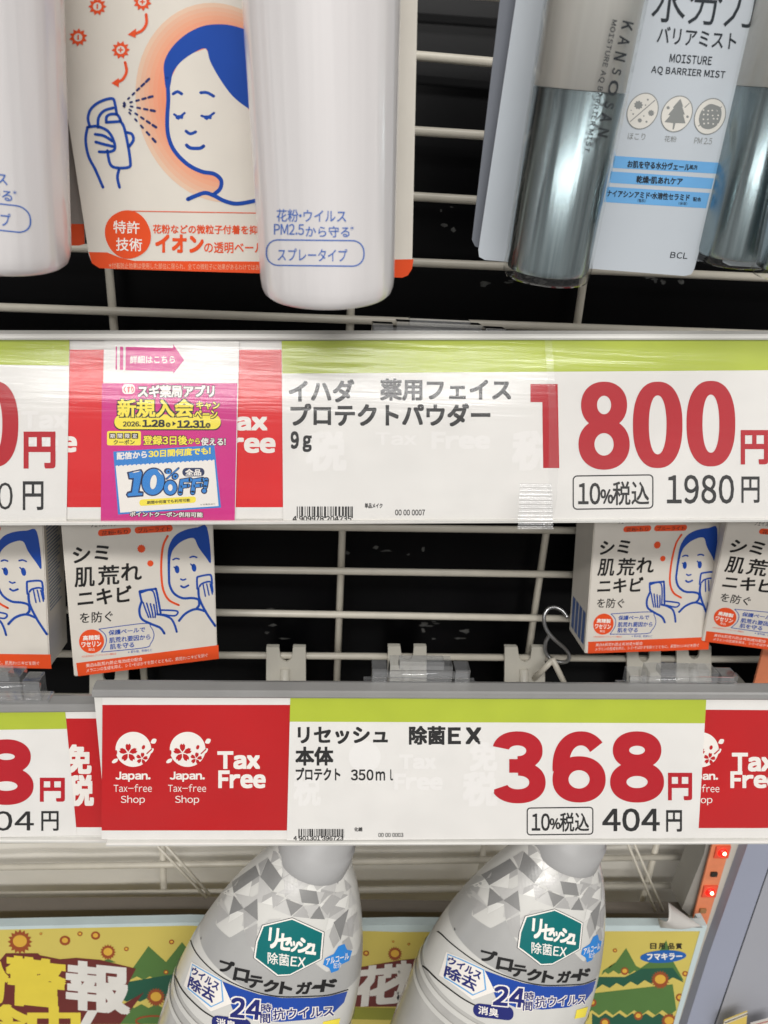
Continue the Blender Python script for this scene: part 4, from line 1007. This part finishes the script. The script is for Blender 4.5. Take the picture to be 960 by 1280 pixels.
for x, y in ((708, 106), (640, 320), (768, -105), (832, -320), (900, -540), (960, -740)):
    p = P(pst, *LZ((x, y))); V = []
    bm = bmesh.new(); bmesh.ops.create_uvsphere(bm, u_segments=20, v_segments=12, radius=.0034); bm.verts.index_update()
    V = [p+Vector((v.co.x, v.co.y*.7-.0006, v.co.z)) for v in bm.verts]; F = [tuple(v.index for v in f.verts) for f in bm.faces]; bm.free()
    b = obj('red_bulb', V, F, REDL, st, True)
    box('bulb_seat', p+Vector((0, -.0006, 0)), (.010, .0012, .010), mat('seat_red', (226, 84, 56), .4), st, .0003)
    bm = bmesh.new(); bmesh.ops.create_uvsphere(bm, u_segments=12, v_segments=8, radius=.0012); bm.verts.index_update()
    V = [p+Vector((v.co.x+.0004, v.co.y-.0026, v.co.z+.0006)) for v in bm.verts]; F = [tuple(v.index for v in f.verts) for f in bm.faces]; bm.free()
    obj('bulb_core', V, F, CORE, b)
for x, y in ((662, 226), (602, 424)):
    p = P(pst, *LZ((x, y))); box('resistor', p+Vector((0, -.0008, 0)), (.0045, .0016, .0035), mat('chip_black' if y < 300 else 'chip_tan', (40, 36, 30) if y < 300 else (150, 110, 70), .4), st, .0003)
pc_ = vplane(.384)
t = thing('cabinet', 'blue grey cabinet side with a dark slanting seam beside the shelf post', 'cabinet', at(P(pc_, 930, 1180)))
slab('side_panel', [ext(LZ((858, 44)), LZ((520, 1040)), -1.3), ext(LZ((964, 190)), LZ((672, 1040)), -1.55), LZ((964, 184)), LZ((668, 1040)), LZ((560, 1360)), LZ((412, 1360)), LZ((520, 1040)), LZ((640, 660)), LZ((858, 44))], pc_, .01, CAB, t)
slab('door_panel', [ext(LZ((970, 190)), LZ((678, 1040)), -1.5), LZ((1700, -1000)), LZ((1500, 1360)), LZ((566, 1360)), LZ((678, 1040)), LZ((970, 190))], pc_, .01, CAB2, t)
slab('seam', [ext(LZ((960, 184)), LZ((668, 1040)), -1.4), ext(LZ((974, 190)), LZ((682, 1040)), -1.4), LZ((570, 1360)), LZ((556, 1360))], vplane(.3846), .01, mat('seam_dark', (58, 60, 66), .5), t)
pt3 = vplane(.372)
for lab, q, mt, lt in (('small ochre yellow tag standing in front of the blue grey cabinet', [(722, 1030), (848, 980), (830, 1180), (690, 1180)], mat('tag_yellow', (214, 186, 92), .5), 'tag_ochre'), ('small white tag with red print beside the yellow tag', [(866, 1046), (1000, 1010), (1000, 1190), (840, 1190)], mat('tag_white', (214, 208, 204), .5), 'tag_pink')):
    o = slab('price_tag', q, pt3, .0008, mt, None, LZ); tag(o, lab, 'tag', 'small tags at the bottom right')
    x0, y0 = q[0]; A = Art(pt3, LZ)
    Bq = Art(pt3, LZ); Bq.poly([q[0], q[1], (q[1][0]-4, q[1][1]+22), (q[0][0]-6, q[0][1]+22)], 1); Bq.build('edge_band', mat('tag_pale', (206, 200, 184), .5), o)
    for k in range(12): f = k/12; A.stroke([(x0+4+f*(q[1][0]-x0), y0+9+f*(q[1][1]-y0)), (x0+10+f*(q[1][0]-x0), y0+8+f*(q[1][1]-y0))], 6, 2, sm=False)
    A.build('print', mat('tag_ink_'+lt, (96, 80, 60) if lt == 'tag_ochre' else (190, 60, 80), .5), o)

# --- spray bottles
BOT = mat('bottle_pearl', (208, 206, 200), .30, spec=.5, var=.03, vscale=30, coat=.5)
pbo = vplane(.318); N0 = P(pbo, 393, 1066)
MB_ = Matrix.Translation(N0) @ Matrix.Rotation(math.radians(-4), 4, 'X') @ Matrix.Rotation(math.radians(15.5), 4, 'Y')
bt = thing('spray_bottle', 'pearl grey spray bottle with teal badge, its neck under the barcode of the 368 card', 'spray bottle', MB_ @ Matrix.Translation((0, 0, -.18)), 'disinfectant spray bottles under the lower rail')
pr0 = [(.048, -.180), (.0505, -.176), (.051, -.150), (.0515, -.120), (.0512, -.100), (.0498, -.085), (.0470, -.068), (.0430, -.052), (.0382, -.037), (.0330, -.024), (.0278, -.013), (.0238, -.006), (.0216, -.002), (.0208, 0)]
zs = [p[1] for p in pr0][::1]; pr1 = []
S = smooth([(p[0]*1000, p[1]*1000) for p in pr0], 10); pr1 = [(a/1000, b/1000) for a, b in S]
bd = lathe('bottle_body', pr1, MB_, BOT, bt, 224, .74)
lathe('neck_collar', [(.0188, -.0035), (.0194, -.0028), (.0194, .010), (.0178, .0115), (.0178, .03)], MB_, mat('collar_grey', (176, 175, 174), .4), bt, 64)
SV = MeshSurf([bd]); I = Z(200, 1050, .27083)
A = Art(SV, I, grid=4, base=1.4e-4)
zz = [(-180, -30), (-174, -34), (-160, -47), (-139, -44.5), (-132, -36.5), (-117, -43), (-96, -40), (-73, -40), (-59, -46.7), (-40, -42), (-26, -45), (-10, -40), (10, -48), (40, -40), (70, -48), (100, -40), (130, -46), (160, -38), (180, -30)]
def rad(z):
    for (r0, z0), (r1, z1) in zip(pr1, pr1[1:]):
        if z0 <= z <= z1: return r0+(r1-r0)*(z-z0)/(z1-z0)
    return pr1[-1][0]
def band(name, zlo, zhi, mt, off=.00009, n=240, m=14):
    V, F = [], []
    for k in range(n):
        a = -180+360*k/n; t = math.radians(a); zt = zhi(a); zl = zlo
        for q in range(m+1):
            z = zl+(zt-zl)*q/m; rr = rad(z)+off; V.append(MB_ @ Vector((rr*math.cos(t), .74*rr*math.sin(t), z)))
    for k in range(n):
        for q in range(m): a0 = k*(m+1)+q; b0_ = ((k+1) % n)*(m+1)+q; F.append((a0, b0_, b0_+1, a0+1))
    return obj(name, V, F, mt, bt, True)
def zzf(a):
    for (a0, z0), (a1, z1) in zip(zz, zz[1:]):
        if a0 <= a <= a1: return (z0+(z1-z0)*(a-a0)/(a1-a0))/1000
    return -.04
band('silver_zone', -.0608, zzf, mat('silver_print', (184, 183, 180), .32, metal=.3, var=.05, vscale=40))
band('lower_body_band', -.178, lambda a: -.0905, mat('lower_body_grey', (182, 180, 175), .25, spec=.6, var=.08, vscale=60, coat=.5))
band('ring_ridge', -.0955, lambda a: -.0925, mat('ridge_pale', (206, 204, 198), .3), .0006, m=4)
band('ring_ridge', -.1035, lambda a: -.1005, mat('ridge_pale', (206, 204, 198), .3), .0006, m=4)
rl_ = random.Random(11); tone = [Art(SV, I, grid=4, base=1.2e-4) for _ in range(3)]
hull = [(300, 190), (530, 45), (840, 120), (905, 300), (915, 420), (870, 500), (770, 430), (600, 360), (440, 470), (330, 430), (245, 345)]
def inside(p, h):
    c = False
    for (x0, y0), (x1, y1) in zip(h, h[1:]+h[:1]):
        if (y0 > p[1]) != (y1 > p[1]) and p[0] < (x1-x0)*(p[1]-y0)/(y1-y0)+x0: c = not c
    return c
for i_ in range(-4, 18):
    for j_ in range(-2, 12):
        q0 = (200+i_*62-j_*14, 40+j_*60+i_*14); q1 = (q0[0]+62, q0[1]+14); q2 = (q0[0]-14, q0[1]+60); q3 = (q1[0]-14, q1[1]+60)
        for tri_ in ((q0, q1, q2), (q1, q3, q2)):
            if all(inside(q, hull) for q in tri_) and rl_.random() < .62: rl_.choice(tone).poly(list(tri_), .3)
for k_, (a_, c_) in enumerate(zip(tone, ((196, 194, 190), (176, 174, 171), (226, 224, 218)))): a_.build('facet_print', mat('facet_tone_%d' % k_, c_, .32, metal=.15), bt)
FD = mat('facet_dark', (142, 141, 139), .32, metal=.25, var=.05); FL = mat('facet_mid', (184, 182, 179), .32, metal=.3, var=.05)
A = Art(SV, I, grid=4, base=1.75e-4); Bq = Art(SV, I, grid=4, base=1.75e-4)
for p in ([(332, 195), (442, 118), (460, 165), (342, 246)], [(465, 170), (500, 85), (565, 177), (522, 236)], [(450, 270), (452, 372), (386, 318)], [(582, 272), (660, 302), (605, 350)], [(642, 226), (722, 236), (735, 296), (655, 288)], [(692, 362), (735, 302), (760, 365)], [(800, 380), (870, 318), (832, 462)], [(342, 256), (386, 316), (320, 346)], [(800, 150), (836, 120), (820, 205)]): A.poly(p, 1)
for p in ([(272, 292), (320, 350), (262, 388)], [(386, 322), (450, 368), (388, 410)], [(572, 182), (635, 217), (577, 263)], [(516, 242), (575, 267), (522, 316)], [(626, 142), (680, 172), (640, 215)], [(742, 312), (792, 250), (832, 272), (772, 346)], [(862, 370), (912, 330), (872, 440)], [(392, 415), (450, 385), (446, 500), (405, 486)], [(850, 180), (884, 215), (858, 238)], [(736, 298), (760, 240), (786, 246)], [(664, 304), (690, 360), (610, 352)], [(300, 196), (328, 160), (330, 190)], [(455, 110), (500, 80), (465, 165)], [(780, 444), (800, 384), (828, 462), (800, 500)], [(840, 470), (872, 445), (890, 500), (850, 520)]): Bq.poly(p, 1)
A.build('facet_print', FD, bt); Bq.build('facet_print', FL, bt)
A = Art(SV, I, grid=4, base=1.4e-4)
for p in ([(346, 246), (450, 268), (388, 314)], [(460, 167), (516, 240), (452, 268)], [(500, 368), (560, 362), (468, 460)], [(524, 318), (580, 274), (603, 350)], [(637, 218), (654, 290), (580, 266)], [(736, 298), (768, 346), (761, 365)], [(905, 330), (922, 400), (888, 440)], [(720, 238), (760, 240), (736, 290)], [(560, 100), (622, 140), (570, 172)], [(690, 175), (790, 185), (724, 234)], [(792, 248), (850, 236), (834, 270)], [(876, 220), (905, 290), (870, 316)], [(250, 290), (272, 240), (320, 346)], [(666, 302), (735, 300), (692, 358)], [(540, 60), (600, 128), (560, 96)]): A.poly(p, .8)
A.build('facet_print', mat('facet_light', (198, 196, 192), .32, metal=.2), bt)
A = Art(SV, I, grid=4, base=1.4e-4); A.stroke([(134, 440), (165, 516), (238, 596), (330, 656), (450, 702), (560, 722), (700, 720), (780, 714), (866, 690)], 5, 1.4)
A.stroke([(70, 628), (110, 700), (190, 780), (260, 825)], 6, 1.4)
for k, (ch, x, y, sl_) in enumerate((('プ', 282, 548, .5), ('ロ', 350, 590, .36), ('テ', 414, 624, .26), ('ク', 486, 644, .2), ('ト', 562, 655, .1), ('ガ', 638, 656, 0), ('ー', 712, 672, -.05), ('ド', 752, 646, -.1))):
    ww = 50 if ch == 'ト' else 46 if ch == 'ー' else 62; hh = 10 if ch == 'ー' else 52
    A.text(ch, 0, 0, 1, 1, bold=.05, lv=2, quad=((x, y), (x+ww, y+ww*sl_*.6), (x+ww-10, y+hh+ww*sl_*.6), (x-10, y+hh)))
A.build('name_lettering', BLACK, bt)
hexp = [(480, 398), (610, 366), (748, 428), (738, 546), (600, 617), (545, 620), (442, 540), (452, 470)]
hc = Vector((597, 492))
Art(SV, I, grid=4, base=1.4e-4).poly([tuple(hc+(Vector(p)-hc)*1.075) for p in hexp], 2).build('badge_rim', mat('badge_grey', (96, 98, 98), .3), bt)
Art(SV, I, grid=4, base=1.4e-4).poly([tuple(hc+(Vector(p)-hc)*1.05) for p in hexp], 3).build('badge_edge', PWHITE, bt)
Art(SV, I, grid=4, base=1.4e-4).poly(hexp, 4).build('badge', mat('badge_teal', (0, 104, 104), .35, var=.08, vscale=30), bt)
A = Art(SV, I, grid=4, base=1.4e-4)
for ch, x0, y0, x1, y1 in (('リ', 500, 405, 540, 492), ('セ', 540, 430, 600, 500), ('ッ', 598, 465, 634, 510), ('シ', 634, 450, 692, 514), ('ュ', 672, 476, 716, 520)): A.text(ch, x0, y0, x1, y1, slope=.12, bold=.045, lv=5, shear=.10)
A.text('除菌', 498, 514, 596, 568, slope=.13, bold=.01, lv=5); A.text('EX', 602, 536, 668, 578, slope=.08, bold=.015, lv=5, shear=.1)
A.build('badge_lettering', PWHITE, bt)
cl = [(822, 490), (850, 478), (862, 505), (885, 510), (872, 556), (832, 575), (822, 600), (790, 612), (780, 590), (752, 574), (760, 546), (802, 524)]
Art(SV, I, grid=4, base=1.4e-4).poly(cl, 2).build('clover_badge', SKYB, bt)
Art(SV, I, grid=4, base=1.4e-4).text('アルコール', 766, 548, 870, 576, slope=-.28, bold=.02, lv=3).text('配合', 800, 568, 836, 592, slope=-.2, lv=3).build('clover_lettering', PWHITE, bt)
Art(SV, I, grid=4, base=1.4e-4).poly([(286, 650), (370, 684), (460, 712), (560, 728), (700, 728), (780, 720), (864, 698), (848, 748), (800, 796), (700, 826), (560, 838), (430, 828), (340, 790)], 2).build('blue_band', mat('band_blue', (28, 70, 158), .35, var=.06), bt)
A = Art(SV, I, grid=4, base=1.4e-4); A.text('24', 326, 726, 462, 812, slope=.10, bold=.09, lv=3, shear=.1); A.text('時', 468, 754, 514, 792, bold=.10, lv=3); A.text('間', 464, 800, 508, 842, bold=.10, lv=3)
A.text('抗ウイルス', 522, 778, 800, 828, slope=-.06, bold=.10, lv=3); wb = [(148, 562), (284, 640), (332, 752), (236, 790), (112, 672)]
A.poly(wb, 3); A.build('band_white', PWHITE, bt)
A = Art(SV, I, grid=4, base=1.4e-4); A.text('24', 326, 726, 462, 812, slope=.10, bold=.035, lv=4, shear=.1); A.text('時', 468, 754, 514, 792, bold=.025, lv=4); A.text('間', 464, 800, 508, 842, bold=.025, lv=4); A.text('抗ウイルス', 522, 778, 800, 828, slope=-.06, bold=.02, lv=4)
A.text('ウイルス', 0, 0, 1, 1, bold=.04, lv=4, quad=((156, 584), (278, 660), (266, 694), (146, 614))); A.text('除去', 0, 0, 1, 1, bold=.03, lv=4, quad=((142, 626), (258, 692), (246, 752), (130, 676)))
A.poly(rrect(240, 806, 420, 870, 28, slope=.12), 3); A.build('band_navy', NAVY, bt)
A = Art(SV, I, grid=4, base=1.4e-4); A.stroke([(152, 574), (284, 648), (292, 742), (238, 768), (132, 684)], 7, 3.5, closed=True, sm=False); A.build('virus_outline', PALEBLUE, bt)
A = Art(SV, I, grid=4, base=1.4e-4); A.text('消臭', 262, 818, 350, 856, slope=.2, lv=4, bold=.02); A.build('pill_lettering', PWHITE, bt)
Art(SV, I, grid=4, base=1.4e-4).poly([(752, 838), (830, 822), (820, 870), (745, 880)], 2.4).build('yellow_patch', YELLOW, bt)
b2 = copy_tree(bt)
pbo2 = vplane(.322); N2 = P(pbo2, 706, 1058)
b2.matrix_world = Matrix.Translation(N2) @ Matrix.Rotation(math.radians(-4), 4, 'X') @ Matrix.Rotation(math.radians(15.5), 4, 'Y') @ Matrix.Translation((0, 0, -.18))
b2['label'] = 'pearl grey spray bottle with teal badge, its neck under the boxed 10 percent price'
